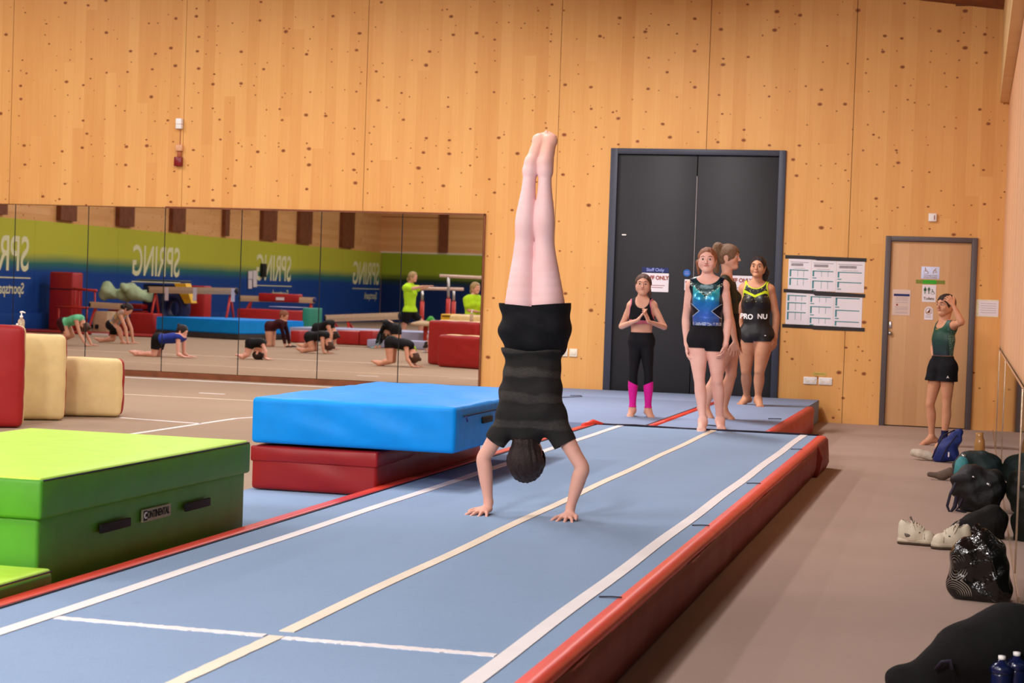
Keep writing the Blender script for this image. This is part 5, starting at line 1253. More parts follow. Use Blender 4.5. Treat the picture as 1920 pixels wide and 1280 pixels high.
# ================================================================== THE CLASS ON THE FLOOR (seen in the mirror)
def crawl(lab, Yv, hip, sho, hd, kn, ft, el, ha, q=.78, skin_='skin_warm', hairm='hair_dark', top='cl_black', zone=None, bw=.95, side=None, lh=None, legs2=None, el2=None, ha2=None, bun=True, shorts=None, sleeves=None, bareback=False, vox=.011, hq=.88, rise=.17):
    """child on hands and knees; pixel joints seen in the mirror, two of each limb spread across the body axis"""
    A = lambda p, d=0.0: mat_(p[0], p[1], Yv+d)
    H, S, C = A(hip), A(sho), A(hd); ax = (S-H)*[1, 1, 0]; ax = nrm(ax) if np.linalg.norm(ax) > .05 else a2(1, 0, 0)
    if side is None: side = np.array([-ax[1], ax[0], 0])
    side = nrm(side); J = {}
    w = .085*q; ws = .125*q
    J['neck'] = S+nrm(S-H)*.05*q; J['skull'] = C; J['fw'] = a2(0, 0, -1) if abs(nrm(S-H)[2]) < .8 else -ax
    J['hl'] = H-side*w; J['hr'] = H+side*w; J['sl'] = S-side*ws; J['sr'] = S+side*ws
    def gz(p, z): p = p.copy(); p[2] = z; return p
    K = A(kn); T = A(ft); K2 = A(legs2[0]) if legs2 else K; T2 = A(legs2[1]) if legs2 else T
    J['kl'] = K-side*w*1.2; J['kr'] = K2+side*w*1.2; J['al'] = T-side*w; J['ar'] = T2+side*w
    for k_ in ('kl', 'kr'): J[k_][2] = max(J[k_][2], .15+.045*q)
    for k_ in ('al', 'ar'): J[k_][2] = max(J[k_][2], .15+.035*q)
    for s_ in 'lr':
        d = nrm((J['a'+s_]-J['k'+s_])*[1, 1, 0]+1e-6); J['t'+s_] = J['a'+s_]+d*.14*q; J['up'+s_] = a2(0, 0, -1)
        if legs2 is not None and s_ == 'r' and J['kr'][2] > .4: J['tr'] = J['ar']+ax*.15*q; J['upr'] = a2(0, 0, 1)
    E_ = A(el); W_ = A(ha); E2 = A(el2) if el2 else E_; W2 = A(ha2) if ha2 else W_
    J['el'] = E_-side*ws*1.05; J['er'] = E2+side*ws*1.05; J['wl'] = gz(W_-side*ws, .175); J['wr'] = gz(W2+side*ws, .175)
    hdn = nrm((W_-E_)*[1, 1, 0]+ax*.05)
    J['hld'] = (hdn, a2(0, 0, -1), 1, (3, 6, 4)); J['hrd'] = (hdn, a2(0, 0, -1), -1, (3, 6, 4))
    hu = nrm(C-J['neck']+1e-6); 
    if lh is not None: hu = nrm(lh[0]); hf = np.array(lh[1], float)
    else: hf = nrm(ax*.4+a2(0, 0, -1)) if abs(hu[2]) < .8 else -ax*np.sign(hu[2])*-1
    r, F, V, Fc = human(lab, J, q, skin_, vox, hq, bw, am=.92, th=1.0, hu=hu, hf=hf, base=(J['kl']+J['wr'])/2*[1, 1, 0]+[0, 0, .15], face=False, rmin=.0075, legback=a2(0, 0, 1), facedetail=1,
                        group='children stretching on the floor in the mirror')
    hd_ = np.linalg.norm(V-C, axis=1)-.135*hq; ac = armcut(F, V, .0) if not sleeves else 1e9
    tor = .35-np.linalg.norm(V-(H+S)/2, axis=1)*0
    lc = np.minimum.reduce([np.maximum(F.gd(g, V)-F.gd('torso', V), 0.13*q-np.linalg.norm(V-J['h'+g[-1]], axis=1)) for g in ('leg_l', 'leg_r')])
    s = np.minimum(np.minimum(lc, ac), hd_)
    dd = (V-H) @ nrm(S-H)
    if bareback: s = np.minimum(s, ell(V, (H*.4+S*.6)+a2(0, 0, .12), (.075, .075, .10)))
    if shorts:
        garment(r, 'top', V, Fc, np.minimum(s, dd-.05), M[top], .006)
        sh = np.minimum.reduce([np.maximum(F.gd(g, V)-F.gd('torso', V), 0.20*q-np.linalg.norm(V-J['h'+g[-1]], axis=1)) for g in ('leg_l', 'leg_r')])
        garment(r, 'shorts', V, Fc, np.minimum(sh, .06-dd), M[shorts], .009)
    else: garment(r, 'leotard', V, Fc, s, M[top], .006)
    if sleeves:
        am_ = np.minimum(F.gd('arm_l', V), F.gd('arm_r', V)); wd = np.minimum(np.linalg.norm(V-J['wl'], axis=1), np.linalg.norm(V-J['wr'], axis=1))-.05
        garment(r, 'sleeves', V, Fc, np.minimum(.004-am_, np.minimum(wd, F.gd('torso', V)-am_+.02)), M[sleeves], .006)
    x, f, u = frame(hu, hf)
    hair(r, C, hu, hf, hq, M[hairm], .009, r=.012, nape=-.05, tails=[([C-f*.085*hq+u*.06*hq, C-f*.11*hq+u*.07*hq], [.035, .03])] if bun else ())
    return r
n = N('patterned_jersey'); n.set(Roughness=.6); v = n.add('ShaderNodeTexVoronoi'); v.inputs['Scale'].default_value = 14; n.ln(n.coord(), v.inputs['Vector'])
s3 = n.add('ShaderNodeSeparateColor'); n.ln(v.outputs['Color'], s3.inputs[0])
n.col(n.ramp(s3.outputs[0], [(.2, srgb(140, 112, 96)), (.5, srgb(196, 150, 60)), (.7, srgb(110, 150, 176)), (.9, srgb(176, 130, 110))])); M['patterned'] = n.m
n = N('white_print_jersey'); n.set(Roughness=.6); v = n.add('ShaderNodeTexVoronoi'); v.inputs['Scale'].default_value = 12; n.ln(n.coord(), v.inputs['Vector'])
s3 = n.add('ShaderNodeSeparateColor'); n.ln(v.outputs['Color'], s3.inputs[0])
n.col(n.ramp(s3.outputs[0], [(.25, srgb(216, 204, 206)), (.6, srgb(200, 190, 196)), (.7, srgb(90, 80, 90)), (.9, srgb(220, 210, 210))])); M['whiteprint'] = n.m

crawl('child in mint top and dark shorts bent over, leftmost in the mirror', 29, (122, 606), (150, 597), (160, 612), (134, 628), (112, 640), (158, 625), (169, 645), top='cl_mint', shorts='cl_maroon', hairm='hair_mid', q=.85)
crawl('child in patterned top kneeling in a lunge, seen in the mirror', 30.9, (213, 610), (232, 588), (243, 580), (210, 636), (188, 640), (243, 615), (247, 641), top='patterned', shorts='cl_black', hairm='hair_dark', legs2=((229, 616), (236, 641)), q=.88, lh=((.6, 0, .8), (.8, .2, -.6)), skin_='skin_warm')
crawl('child in royal blue leotard resting on forearms in the mirror', 26.2, (300, 636), (342, 632), (345, 621), (296, 664), (262, 668), (342, 663), (352, 665), top='cl_blue', shorts='cl_black', hairm='hair_black', q=.82, lh=((.35, 0, .94), (.94, .1, -.35)), skin_='skin_pale')
crawl('child in black leotard crouched low, nearest the blue mat in the mirror', 26.8, (472, 644), (492, 642), (486, 662), (466, 664), (457, 671), (499, 658), (499, 671), top='cl_black', hairm='hair_dark', q=.72, skin_='skin_pale', side=a2(.5, .86, 0))
crawl('child in long-sleeved maroon leotard on hands and knees in the mirror', 32.6, (509, 612), (531, 605), (535, 592), (510, 646), (497, 651), (537, 625), (541, 648), top='cl_maroon', sleeves='cl_maroon', hairm='hair_red', q=.9, lh=((.3, 0, .95), (.95, .2, -.3)))
crawl('child in black kneeling with head down, front of the pair in the mirror', 30.3, (583, 632), (610, 628), (617, 646), (591, 654), (572, 660), (611, 645), (613, 658), top='cl_black', hairm='hair_mid', q=.85)
crawl('child in open-backed black leotard behind the kneeling pair in the mirror', 32.2, (598, 616), (620, 607), (627, 626), (586, 640), (573, 650), (627, 630), (622, 652), top='cl_black', hairm='hair_dark', q=.9, bareback=True)
crawl('child with pale blue sleeves and dark top bending forward in the mirror', 34.0, (744, 618), (728, 607), (728, 628), (745, 640), (752, 652), (716, 628), (710, 650), top='cl_black', sleeves='cl_sky', hairm='hair_dark', q=.92, bareback=True)
crawl('child in black leotard on forearms, nearest to the mirror on the right', 26.5, (735, 642), (767, 646), (776, 668), (736, 676), (716, 685), (770, 672), (778, 683), top='cl_black', hairm='hair_mid', q=.84)
crawl('small child in white printed leotard head down beside the red blocks', 33.0, (820, 626), (812, 630), (807, 645), (820, 648), (812, 659), (811, 645), (808, 658), top='whiteprint', sleeves='whiteprint', shorts='whiteprint', hairm='hair_dark', q=.8)
S_ = Fig(); c0 = mat_(762, 639, 33.5); c0[2] = .19
for i in range(7): S_.cap('c', c0+a2(-.18+.06*i, .05*math.sin(i*2), .02*math.sin(i*1.7)), c0+a2(-.1+.05*i, .12*math.cos(i), .02), .035, .045, .03)
V, Fc = S_.build(.012, extra=lambda P, D: D+.008*np.sin(P[..., 0]*40)*np.sin(P[..., 1]*30))
o = link('dropped_shirt', fast_mesh('dropped_shirt', V, Fc), M['cl_lime']); tag(o, 'neon lime garment dropped on the floor, seen in the mirror', 'clothing')

def coach(lab, Yv, pts, seated=False):
    A = lambda px, py, d=0.0: mat_(px, py, Yv+d); J = {}
    P = {k: A(*v) for k, v in pts.items()}
    hf = a2(.95, .3, -.1) if not seated else a2(.75, .6, -.05)
    side = nrm(np.cross(hf, a2(0, 0, 1)))
    J['neck'] = P['neck']; J['skull'] = P['skull']; J['fw'] = hf
    J['sl'] = P['sho']-side*.16; J['sr'] = P['sho']+side*.16; J['hl'] = P['hip']-side*.09; J['hr'] = P['hip']+side*.09
    for s_, sg in (('l', -1), ('r', 1)):
        J['k'+s_] = P['k'+s_]+side*.1*sg; J['a'+s_] = P['a'+s_]+side*.1*sg; J['e'+s_] = P['e'+s_]+side*.16*sg; J['w'+s_] = P['w'+s_]+side*.1*sg
        J['t'+s_] = J['a'+s_]+nrm(hf*[1, 1, 0])*.18+a2(0, 0, -.04)
        J['h'+s_+'d'] = (nrm(J['w'+s_]-J['e'+s_]), a2(0, 0, -1), -sg, (10, 20, 10))
    r, F, V, Fc = human(lab, J, 1.0, 'skin_warm', .012, 1.02, 1.05, bust=1, am=1, hf=hf, face=False, rmin=.009, base=(P['al']+P['ar'])/2, facedetail=1)
    z = V[:, 2]
    S = Fig(); S.inflate(F, ['torso'], .02); m_ = .6
    for s_ in 'lr': S.cap('s', J['s'+s_], J['s'+s_]*.45+J['e'+s_]*.55, .07, .075, .03)
    Vs, Fs = S.build(.014); sc = np.minimum(Vs[:, 2]-(P['hip'][2]+.02), J['neck'][2]+.02-Vs[:, 2])
    V2, F2 = clip(Vs, Fs, sc); wparent(link('tshirt', fast_mesh('tshirt', V2, F2), M['cl_lime']), r)
    hz = P['hip'][2]
    sh = np.minimum(np.minimum(hz+.05-z, .28-np.linalg.norm(V-P['hip'], axis=1)), np.minimum(F.gd('arm_l', V), F.gd('arm_r', V))-.01)
    garment(r, 'shorts', V, Fc, sh, M['cl_black'], .012)
    x, f, u = frame((0, 0, 1), hf); C = J['skull']
    hair(r, C, (0, 0, 1), hf, 1.02, M['hair_blond'], .01, r=.012, nape=-.07, tails=[([C-f*.1+u*.03, C-f*.13-u*.06, C-f*.1-u*.15], [.03, .035, .02])])
coach('woman in lime T-shirt standing by the bars, seen in the mirror', 38.7, dict(skull=(776, 519), neck=(770, 532), sho=(769, 540), hip=(770, 586), kl=(764, 612), al=(762, 637), kr=(788, 604), ar=(784, 628), el=(783, 541), wl=(799, 537), er=(783, 541), wr=(799, 537)))
coach('woman with long fair hair in lime T-shirt sitting behind the foam blocks', 33.5, dict(skull=(893, 540), neck=(890, 554), sho=(889, 562), hip=(886, 604), kl=(900, 606), al=(901, 640), kr=(905, 606), ar=(906, 640), el=(893, 582), wl=(903, 584), er=(893, 582), wr=(904, 584)), True)
# ================================================================== EQUIPMENT DEEPER IN THE HALL (seen in the mirror)
M['beam_suede'] = plain('beam_suede', srgb(196, 170, 136), .9); M['eq_red'] = vinyl('equipment_red', srgb(170, 34, 34), .45, .1)
M['red_metal'] = plain('red_painted_steel', srgb(178, 44, 32), .4); M['navy_vinyl'] = vinyl('navy_vinyl', srgb(24, 40, 92), .5, .2)
M['yellow_vinyl'] = vinyl('yellow_vinyl', srgb(228, 178, 30), .5, .1); M['teal_vinyl'] = vinyl('teal_vinyl', srgb(40, 140, 118), .5, .1)
M['lilac_carpet'] = carpet('lilac_carpet', srgb(160, 166, 196), srgb(172, 178, 206)); M['sheet'] = cloth('pale_green_sheet', srgb(178, 200, 160), .8, wr=.8)
M['dark_base'] = vinyl('charcoal_vinyl', srgb(62, 56, 52), .5, .2)
def vb(name, x0, x1, ytop, ybot, Yv, t, m, parent=None, bev=.02, floor=False):
    """box from what the mirror shows: left, right, top, bottom pixel at virtual depth Yv, t metres thick away from the viewer"""
    a = mat_(x0, ytop, Yv); b = mat_(x1, ybot, Yv); z0 = .152 if floor else b[2]
    return box(name, (min(a[0], b[0]), max(a[0], b[0]), 2*BACK-Yv-t, 2*BACK-Yv, z0, a[2]), m, parent, bev=bev)
def eq(name, lab, cat, px, py, Yv, group=None):
    p = mat_(px, py, Yv); p[2] = .15; return empty(name, p, lab, cat, group)
def vp(px, py, Yv): return mat_(px, py, Yv)
s = eq('rolled_mat', 'tall dark red padded column against the mural, seen in the mirror', 'gym mat', 115, 600, 37.6)
vb('pad', 95, 136, 509, 620, 37.3, .5, M['eq_red'], s, .04, True); vb('strap', 94, 137, 540, 543, 37.28, .02, M['strap'], s, 0)
s = eq('gym_trestle', 'low red steel trestle beside the tall red column, seen in the mirror', 'trestle', 160, 600, 36.6)
tube('rail', [vp(138, 541, 36.6), vp(184, 545, 36.6)], .03, M['red_metal'], s)
tube('rail', [vp(107, 575, 36.2), vp(168, 577, 36.2)], .025, M['red_metal'], s)
for x in (142, 150, 180): tube('leg', [vp(x, 542, 36.6), vp(x+1, 600, 36.6)*[1, 1, 0]+[0, 0, .15]], .02, M['red_metal'], s)
for x in (112, 165): tube('leg', [vp(x, 576, 36.2), vp(x, 600, 36.2)*[1, 1, 0]+[0, 0, .15]], .02, M['red_metal'], s)
# low beam on a stand
def beam(lab, a, b, Yv, w, tags=(), legs=(), endcap='black', zl=.15, group=None):
    s = eq('balance_beam', lab, 'balance beam', a[0], 600, Yv, group)
    p0, p1 = vp(a[0], a[1], Yv), vp(b[0], b[1], Yv); d = nrm(p1-p0)
    h = w/2
    V = []
    up = a2(0, 0, 1); sd = nrm(np.cross(d, up)); pr = [(-.05, h), (.05, h), (.058, 0), (.05, -h), (-.05, -h), (-.058, 0)]
    for p in (p0, p1): V += [p+sd*u+up*v for u, v in pr]
    F = [tuple(range(6))[::-1], tuple(range(6, 12))]+[(i, (i+1) % 6, 6+(i+1) % 6, 6+i) for i in range(6)]
    wparent(link('beam_top', mesh('beam_top', V, F), M['beam_suede']), s)
    tube('end_cap', [p0-d*.012, p0+d*.03], h*1.08, M[endcap], s, n=8); tube('end_cap', [p1-d*.03, p1+d*.012], h*1.08, M[endcap], s, n=8)
    for t, sp in legs:
        p = p0+(p1-p0)*t-up*h
        for k in (-1, 1): tube('leg', [p, p*[1, 1, 0]+sd*k*.35+d*sp+[0, 0, zl+.01]], .028, M['red_metal'], s)
        tube('foot_bar', [p*[1, 1, 0]-sd*.4+d*sp+[0, 0, zl+.02], p*[1, 1, 0]+sd*.4+d*sp+[0, 0, zl+.02]], .025, M['red_metal'], s)
    for t in tags:
        p = p0+(p1-p0)*t; q = p-up*h
        box('hanging_tag', (p[0]-.045, p[0]+.045, p[1]+.066, p[1]+.07, q[2]-.16, q[2]+.14), M['paper'], s)
    return s
beam('high balance beam with white hanging tags, above the sky-blue mat in the mirror', (281, 543), (446, 546), 38, .15, (.22, .54, .97), ((.08, .0), (.93, 0)))
beam('short balance beam end on low trestles left in the mirror', (172, 571), (233, 575), 36, .13, (), ((.15, 0), (.85, 0)))
beam('balance beam carrying a red pad, middle of the mirror', (452, 559), (592, 563), 41.3, .14, (), ((.15, -.3), (.95, 0)), 'navy')
beam('long low balance beam under the fourth SPRING lettering in the mirror', (612, 597), (752, 592), 38.4, .16, (), ((.12, .1), (.3, .2)))
s = eq('beam_pad', 'red pad with white label strapped over the middle beam', 'pad', 523, 600, 39.5)
vb('pad', 486, 561, 549, 567, 41.2, .3, M['eq_red'], s, .03); vb('label', 519, 534, 557, 563, 41.16, .01, M['paper'], s, 0)
s = eq('bench_box', 'beige wooden box standing under the short beam in the mirror', 'box', 190, 610, 36)
vb('body', 176, 202, 583, 618, 36.0, .5, M['beam_suede'], s, .01, True); vb('hand_hole', 171, 176, 608, 616, 35.97, .02, M['black'], s, 0); vb('hand_hole', 180, 186, 608, 616, 35.97, .02, M['black'], s, 0)
# bag of sheets on a stack
s = eq('stored_sheet', 'crumpled pale green sheet heaped below the second SPRING lettering', 'sheet', 240, 600, 38.6)
c0 = vp(240, 545, 38.6); S_ = Fig()
for i in range(9): S_.cap('c', c0+a2(-.5+.12*i, .1*math.sin(i*2), .1*math.cos(i*1.3)), c0+a2(-.45+.12*i, .2*math.cos(i), -.08), .13, .17, .06)
V, Fc = S_.build(.022, extra=lambda P, D: D+.025*np.abs(np.sin(P[..., 0]*9+P[..., 2]*7))+.02*np.sin(P[..., 2]*16+P[..., 0]*11))
wparent(link('sheet', fast_mesh('sheet', V, Fc), M['sheet']), s)
s = eq('mat_stack', 'stack of dark red mats holding up the green sheet in the mirror', 'gym mat', 240, 600, 38.9)
for i, (y0, y1) in enumerate(((568, 580), (580, 592), (592, 606), (606, 622))): vb('mat', 204-i, 268+i, y0, y1, 38.8, .9, M['eq_red'], s, .03)
s = eq('vault_board', 'grey springboard lying on top of the stored gear in the mirror', 'springboard', 295, 600, 38.7)
vb('deck', 258, 340, 523, 529, 38.9, .6, plain('grey_board', srgb(80, 84, 74), .7), s, .02); vb('base', 275, 330, 529, 532, 38.95, .5, M['dark_wood'], s, .005)
vb('stand', 270, 330, 532, 640, 39.1, .4, M['navy_vinyl'], s, .02, True)
s = eq('foam_ring', 'navy foam ring standing behind the sky-blue mat in the mirror', 'foam ring', 330, 600, 38.7)
c0 = vp(330, 578, 38.6); V = []; F = []; n1, n2 = 28, 10
for i in range(n1):
    a = 2*math.pi*i/n1
    for j in range(n2):
        b = 2*math.pi*j/n2; R_ = .30+.13*math.cos(b); V.append(c0+a2(R_*math.cos(a)*.82, .22*math.sin(b), R_*math.sin(a)))
for i in range(n1):
    for j in range(n2): F.append((i*n2+j, ((i+1) % n1)*n2+j, ((i+1) % n1)*n2+(j+1) % n2, i*n2+(j+1) % n2))
wparent(link('ring', mesh('ring', V, F, True), M['navy_vinyl']), s)
s = eq('yellow_wedge', 'yellow foam wedge leaning by the high beam in the mirror', 'foam wedge', 345, 590, 38.3)
p = [vp(328, 531, 38.3), vp(349, 531, 38.3), vp(361, 568, 38.3), vp(348, 569, 38.3)]
V = [tuple(q) for q in p]+[tuple(q-a2(0, .3, 0)) for q in p]; wparent(link('wedge', mesh('wedge', V, [(0, 1, 2, 3), (7, 6, 5, 4), (0, 4, 5, 1), (1, 5, 6, 2), (2, 6, 7, 3), (3, 7, 4, 0)]), M['yellow_vinyl']), s)
s = eq('standing_mat', 'upright red pad right of the navy foam ring in the mirror', 'gym mat', 372, 600, 39)
vb('pad', 357, 384, 535, 620, 39.2, .4, M['eq_red'], s, .03, True)
s = eq('standing_mat', 'wide red pad left of the navy foam ring in the mirror', 'gym mat', 270, 600, 38.2)
vb('pad', 246, 290, 586, 618, 37.0, .5, M['eq_red'], s, .03, True)
s = eq('floor_mat', 'long dark red mat with white lettering low across the left of the mirror', 'gym mat', 170, 628, 34.6)
vb('mat', -20, 290, 616, 633, 34.9, 1.2, M['dark_red'], s, .02, True)
o = vb('lettering_panel', 174, 205, 624, 630, 34.88, .01, M['paper'], s, 0)
# sky-blue mat on charcoal base, turned a little
def quad_mat(lab, P4, z0, z1, m, name='crash_mat', group=None):
    P4 = [(x, 2*BACK-y) for x, y in P4]
    if sum(P4[i][0]*P4[(i+1) % 4][1]-P4[(i+1) % 4][0]*P4[i][1] for i in range(4)) < 0: P4 = P4[::-1]
    bm = bmesh.new(); bm.from_mesh(poly_me('x', P4, z0, z1)); bmesh.ops.bevel(bm, geom=list(bm.edges), offset=.02, segments=2, affect='EDGES')
    o = link(name, bm_mesh(name, bm, False), m); tag(o, lab, 'crash mat', group); return o
A_, B_ = np.array([-17.29, 36.49]), np.array([-15.0, 35.63]); dd = np.array([.35, .936])*2.1
quad_mat('sky-blue crash mat with dark handles in the left half of the mirror', [A_, B_, B_+dd, A_+dd], .27, .56, M['sky_vinyl'])
quad_mat('charcoal mat under the mirrored sky-blue crash mat', [A_+[-.02, -.01], B_+[.02, -.01], B_+dd, A_+dd], .152, .268, M['dark_base'], 'base_mat')
# middle group
s = eq('mat_pile', 'pile of faded red mats with a teal end, middle of the mirror', 'gym mat', 510, 610, 38.5)
vb('mat', 446, 568, 578, 612, 39.9, .9, M['eq_red'], s, .03, True); vb('teal_end', 569, 580, 577, 613, 39.9, .9, M['teal_vinyl'], s, .02, True)
vb('top_sheet', 505, 560, 574, 577, 40.0, .7, M['lilac_carpet'], s, .005)
s = eq('low_track', 'pale lilac track mat with red blocks behind the children in the mirror', 'gym mat', 650, 640, 36)
vb('top', 545, 900, 613, 618, 36.6, 1.5, M['lilac_carpet'], s, .01, True)
for a, b in ((546, 562), (632, 674), (675, 700)): vb('red_block', a, b, 619, 640, 35.4, .6, M['eq_red'], s, .03, True)
vb('front_mat', 690, 800, 636, 646, 34.6, .7, M['lilac_carpet'], s, .01, True); vb('red_edge', 560, 800, 646, 648, 34.4, .08, M['eq_red'], s, .005, True)
# bars
s = eq('gymnastic_bars', 'pair of pale bars on red and steel posts, seen in the mirror', 'bars', 800, 640, 38.9)
M['rail_wood'] = plain('pale_rail', srgb(206, 178, 160), .4)
tube('rail', [vp(826, 517, 38.9), vp(915, 521, 38.9)], .035, M['rail_wood'], s); tube('rail', [vp(757, 540, 39.3), vp(870, 542, 39.3)], .035, M['rail_wood'], s)
for x, y0, y1, Yv in ((842, 519, 560, 38.9), (793, 545, 565, 39.3), (852, 545, 565, 39.3)):
    p0, p1 = vp(x, y0, Yv), vp(x, y1, Yv); f_ = p1*[1, 1, 0]+[0, 0, .152]
    tube('post', [p0, p1], .032, M['steel'], s); tube('post_sleeve', [p1, f_], .05, M['red_metal'], s); tube('foot_bar', [f_+[-.4, 0, .03], f_+[.4, 0, .03]], .035, M['red_metal'], s)
s = eq('mushroom_trainer', 'round pale mushroom trainer on a red leg in the mirror', 'trainer', 800, 640, 36.2)
c0 = vp(800, 608, 36.2)
o = link('dome', lathe_me('dome', [(0, .08), (.15, .07), (.3, .03), (.33, 0), (.3, -.03), (0, -.04)], 28), M['beam_suede']); o.location = c0; wparent(o, s)
tube('leg', [c0, c0*[1, 1, 0]+[0, 0, .16]], .05, M['red_metal'], s); tube('foot', [c0*[1, 1, 0]+[-.25, 0, .17], c0*[1, 1, 0]+[.25, 0, .17]], .03, M['red_metal'], s)
s = eq('green_cone', 'small green cone sitting on the mushroom trainer in the mirror', 'cone', 809, 640, 36.2)
o = link('cone', lathe_me('cone', [(0, 0), (.10, 0), (.10, .015), (.03, .10), (0, .10)], 20), M['greentape']); o.location = vp(809, 600, 36.2); o.location.z = c0[2]+.075; wparent(o, s)
s = eq('yellow_block', 'yellow and black block behind the red foam blocks in the mirror', 'gym block', 848, 640, 34.4)
vb('yellow_part', 828, 872, 588, 640, 34.2, .5, M['yellow_vinyl'], s, .02, True); vb('black_band', 830, 866, 591, 594, 34.18, .03, M['black'], s, 0)
# papers pinned on the mural by the third lettering
s = empty('pinned_papers', (XL+.06, -8.6, 1.8), 'white papers pinned on the mural beside the third SPRING lettering', 'notice')
for (a, b, c_, d_) in ((467, 475, 508, 523), (467, 474, 524, 541), (476, 483, 507, 538)):
    ps = []
    for X_, Y_ in ((a, c_), (b, c_), (b, d_), (a, d_)):
        r_ = pray(X_, Y_); t = (XL+.085)/r_[0]; p = r_*t+[0, 0, CAM_H]; p[1] = 2*BACK-p[1]; ps.append(tuple(p))
    V = ps+[(x-.005, y, z) for x, y, z in ps]
    wparent(link('paper', mesh('paper', V, [(0, 1, 2, 3), (7, 6, 5, 4)]), M['paper']), s)
box('speaker', (XL+.056, XL+.15, -9.25, -8.95, 1.55, 1.95), M['black'], s, bev=.01)

# ================================================================== BAGS AND SHOES ALONG THE GLASS
n = N('dark_glass'); n.set(Roughness=.02, IOR=1.5); n.b.inputs['Transmission Weight'].default_value = .85; n.col(srgb(120, 128, 112)); M['glass'] = n.m
s = empty('glass_balustrade', (.2, 13, 0), 'waist-high glass balustrade with slim metal posts along the right wall', 'balustrade')
PY = [6.0, 7.7, 9.4, 14.5, 17.8, 20.5]
for i in range(5): box('pane', (.25, .262, PY[i]+.03, PY[i+1]-.03, .03, .95), M['glass'], s)
M['bronze'] = plain('bronze_metal', srgb(170, 146, 124), .35, metal=.7)
for y in PY[1:5]: box('post', (.245, .268, y-.009, y+.009, 0, .955), M['bronze'], s, bev=.004); 
for y in PY[1:5]: box('wall_bracket', (.268, XR-.002, y-.015, y+.015, .86, .89), M['bronze'], s, bev=.003)
box('bottom_channel', (.246, .266, 6.0, 20.5, 0, .03), M['bronze'], s, bev=.003)
def lumpy(name, lab, cat, prims, m, vox=.008, amp=.006, fr=(30, 26, 34), base=None, parent=None, flat=.004):
    S = Fig()
    for p in prims:
        a, b, ra, rb = p[:4]; kw = p[4] if len(p) > 4 else {}
        S.cap('a', a, b, ra, rb, kw.pop('k', .05), **kw)
    def ext(P, D):
        w = np.sin(P[..., 0]*fr[0]+2*np.sin(P[..., 2]*fr[2]*.5))*np.sin(P[..., 2]*fr[2]+1.5*np.sin(P[..., 1]*fr[1]*.6))+.6*np.abs(np.sin(P[..., 1]*fr[1]*1.3+P[..., 0]*fr[0]*.9+P[..., 2]*9))
        return np.maximum(D+amp*w, flat-P[..., 2])
    V, Fc = S.build(vox, extra=ext)
    o = link(name, fast_mesh(name, V, Fc), m)
    if parent is not None: wparent(o, parent)
    return o
M['bag_blue'] = cloth('royal_blue_nylon', srgb(24, 46, 120), .5, wr=.9, spec=.4); M['bag_black'] = cloth('black_nylon', srgb(12, 11, 13), .5, wr=.9, spec=.35)
M['bag_dark'] = cloth('black_duffel_cloth', srgb(11, 9, 9), .8, wr=.6); M['bag_teal'] = cloth('dark_teal_nylon', srgb(30, 44, 44), .5, wr=.7)
C_ = lambda px, py, Y: at(px, py, Y)
# blue drawstring bag
s = empty('drawstring_bag', C_(1775, 866, 16.2)*[1, 1, 0], "royal blue drawstring bag slumped by the boy's feet", 'bag')
p = lambda px, py, d=0: C_(px, py, 16.2+d)
lumpy('bag_body', '', '', [(p(1768, 848), p(1778, 846), .075, .075), (p(1762, 856), p(1785, 852), .055, .06), (p(1778, 835), p(1792, 822), .065, .05), (p(1790, 818), p(1800, 810), .045, .03)], M['bag_blue'], .007, .008, parent=s)
tube('drawcord', [p(1748, 858, -.09), p(1758, 835, -.1), p(1770, 815, -.08), p(1790, 806, -.03)], .006, M['strap'], s, n=6)
tube('drawcord', [p(1764, 864, -.1), p(1776, 838, -.1), p(1795, 815, -.07)], .005, M['strap'], s, n=6)
box('label', tuple(np.array([p(1779, 850)[0]-.006, p(1779, 850)[0]+.006, 16.08, 16.1, p(0, 850)[2]*0+p(1779, 850)[2]-.02, p(1779, 850)[2]+.02])), M['paper'], s)
o = lumpy('bundled_sock', '', '', [(p(1714, 848, .1), p(1740, 853, .1), .035, .04), (p(1724, 852, .05), p(1746, 856, .05), .03, .03)], plain('dirty_white_cloth', srgb(190, 178, 160), .9, bump=.4, dist=.01), .006, .004); tag(o, 'crumpled off-white cloth left of the blue drawstring bag', 'clothing')
o = lumpy('pink_shoe', '', '', [(p(1738, 840, .3)*[1, 1, 0]+[0, 0, .03], p(1756, 838, .3)*[1, 1, 0]+[0, 0, .03], .028, .03)], plain('pale_pink_fabric', srgb(206, 150, 130), .8), .006, .002, flat=.003); tag(o, 'pale pink shoe behind the blue drawstring bag', 'shoe')
# teal kit bag with bottle, behind the black backpack
s = empty('kit_bag', C_(1830, 900, 13.9)*[1, 1, 0], 'dark teal kit bag behind the big black backpack', 'bag')
p = lambda px, py, d=0: C_(px, py, 13.9+d)
lumpy('bag_body', '', '', [(p(1815, 880), p(1855, 880), .12, .11), (p(1820, 870), p(1842, 868), .10, .09)], M['bag_teal'], .009, .008, parent=s)
s = empty('drink_bottle', p(1802, 892, -.12), 'teal drink bottle with clear cap leaning on the kit bag', 'bottle')
q_ = p(1799, 890, -.14); r_ = p(1808, 852, -.10)
tube('body', [q_, q_*.4+r_*.6, q_*.15+r_*.85], [.045, .05, .03], M['teal'], s, n=16); tube('cap', [q_*.15+r_*.85, r_], [.022, .020], M['steel'], s, n=12)
s = empty('amber_bottle', p(1836, 850, .05), 'small amber plastic bottle standing on top of the kit bag', 'bottle')
n = N('amber_plastic'); n.set(Roughness=.15); n.b.inputs['Transmission Weight'].default_value = .5; n.col(srgb(214, 160, 96)); 
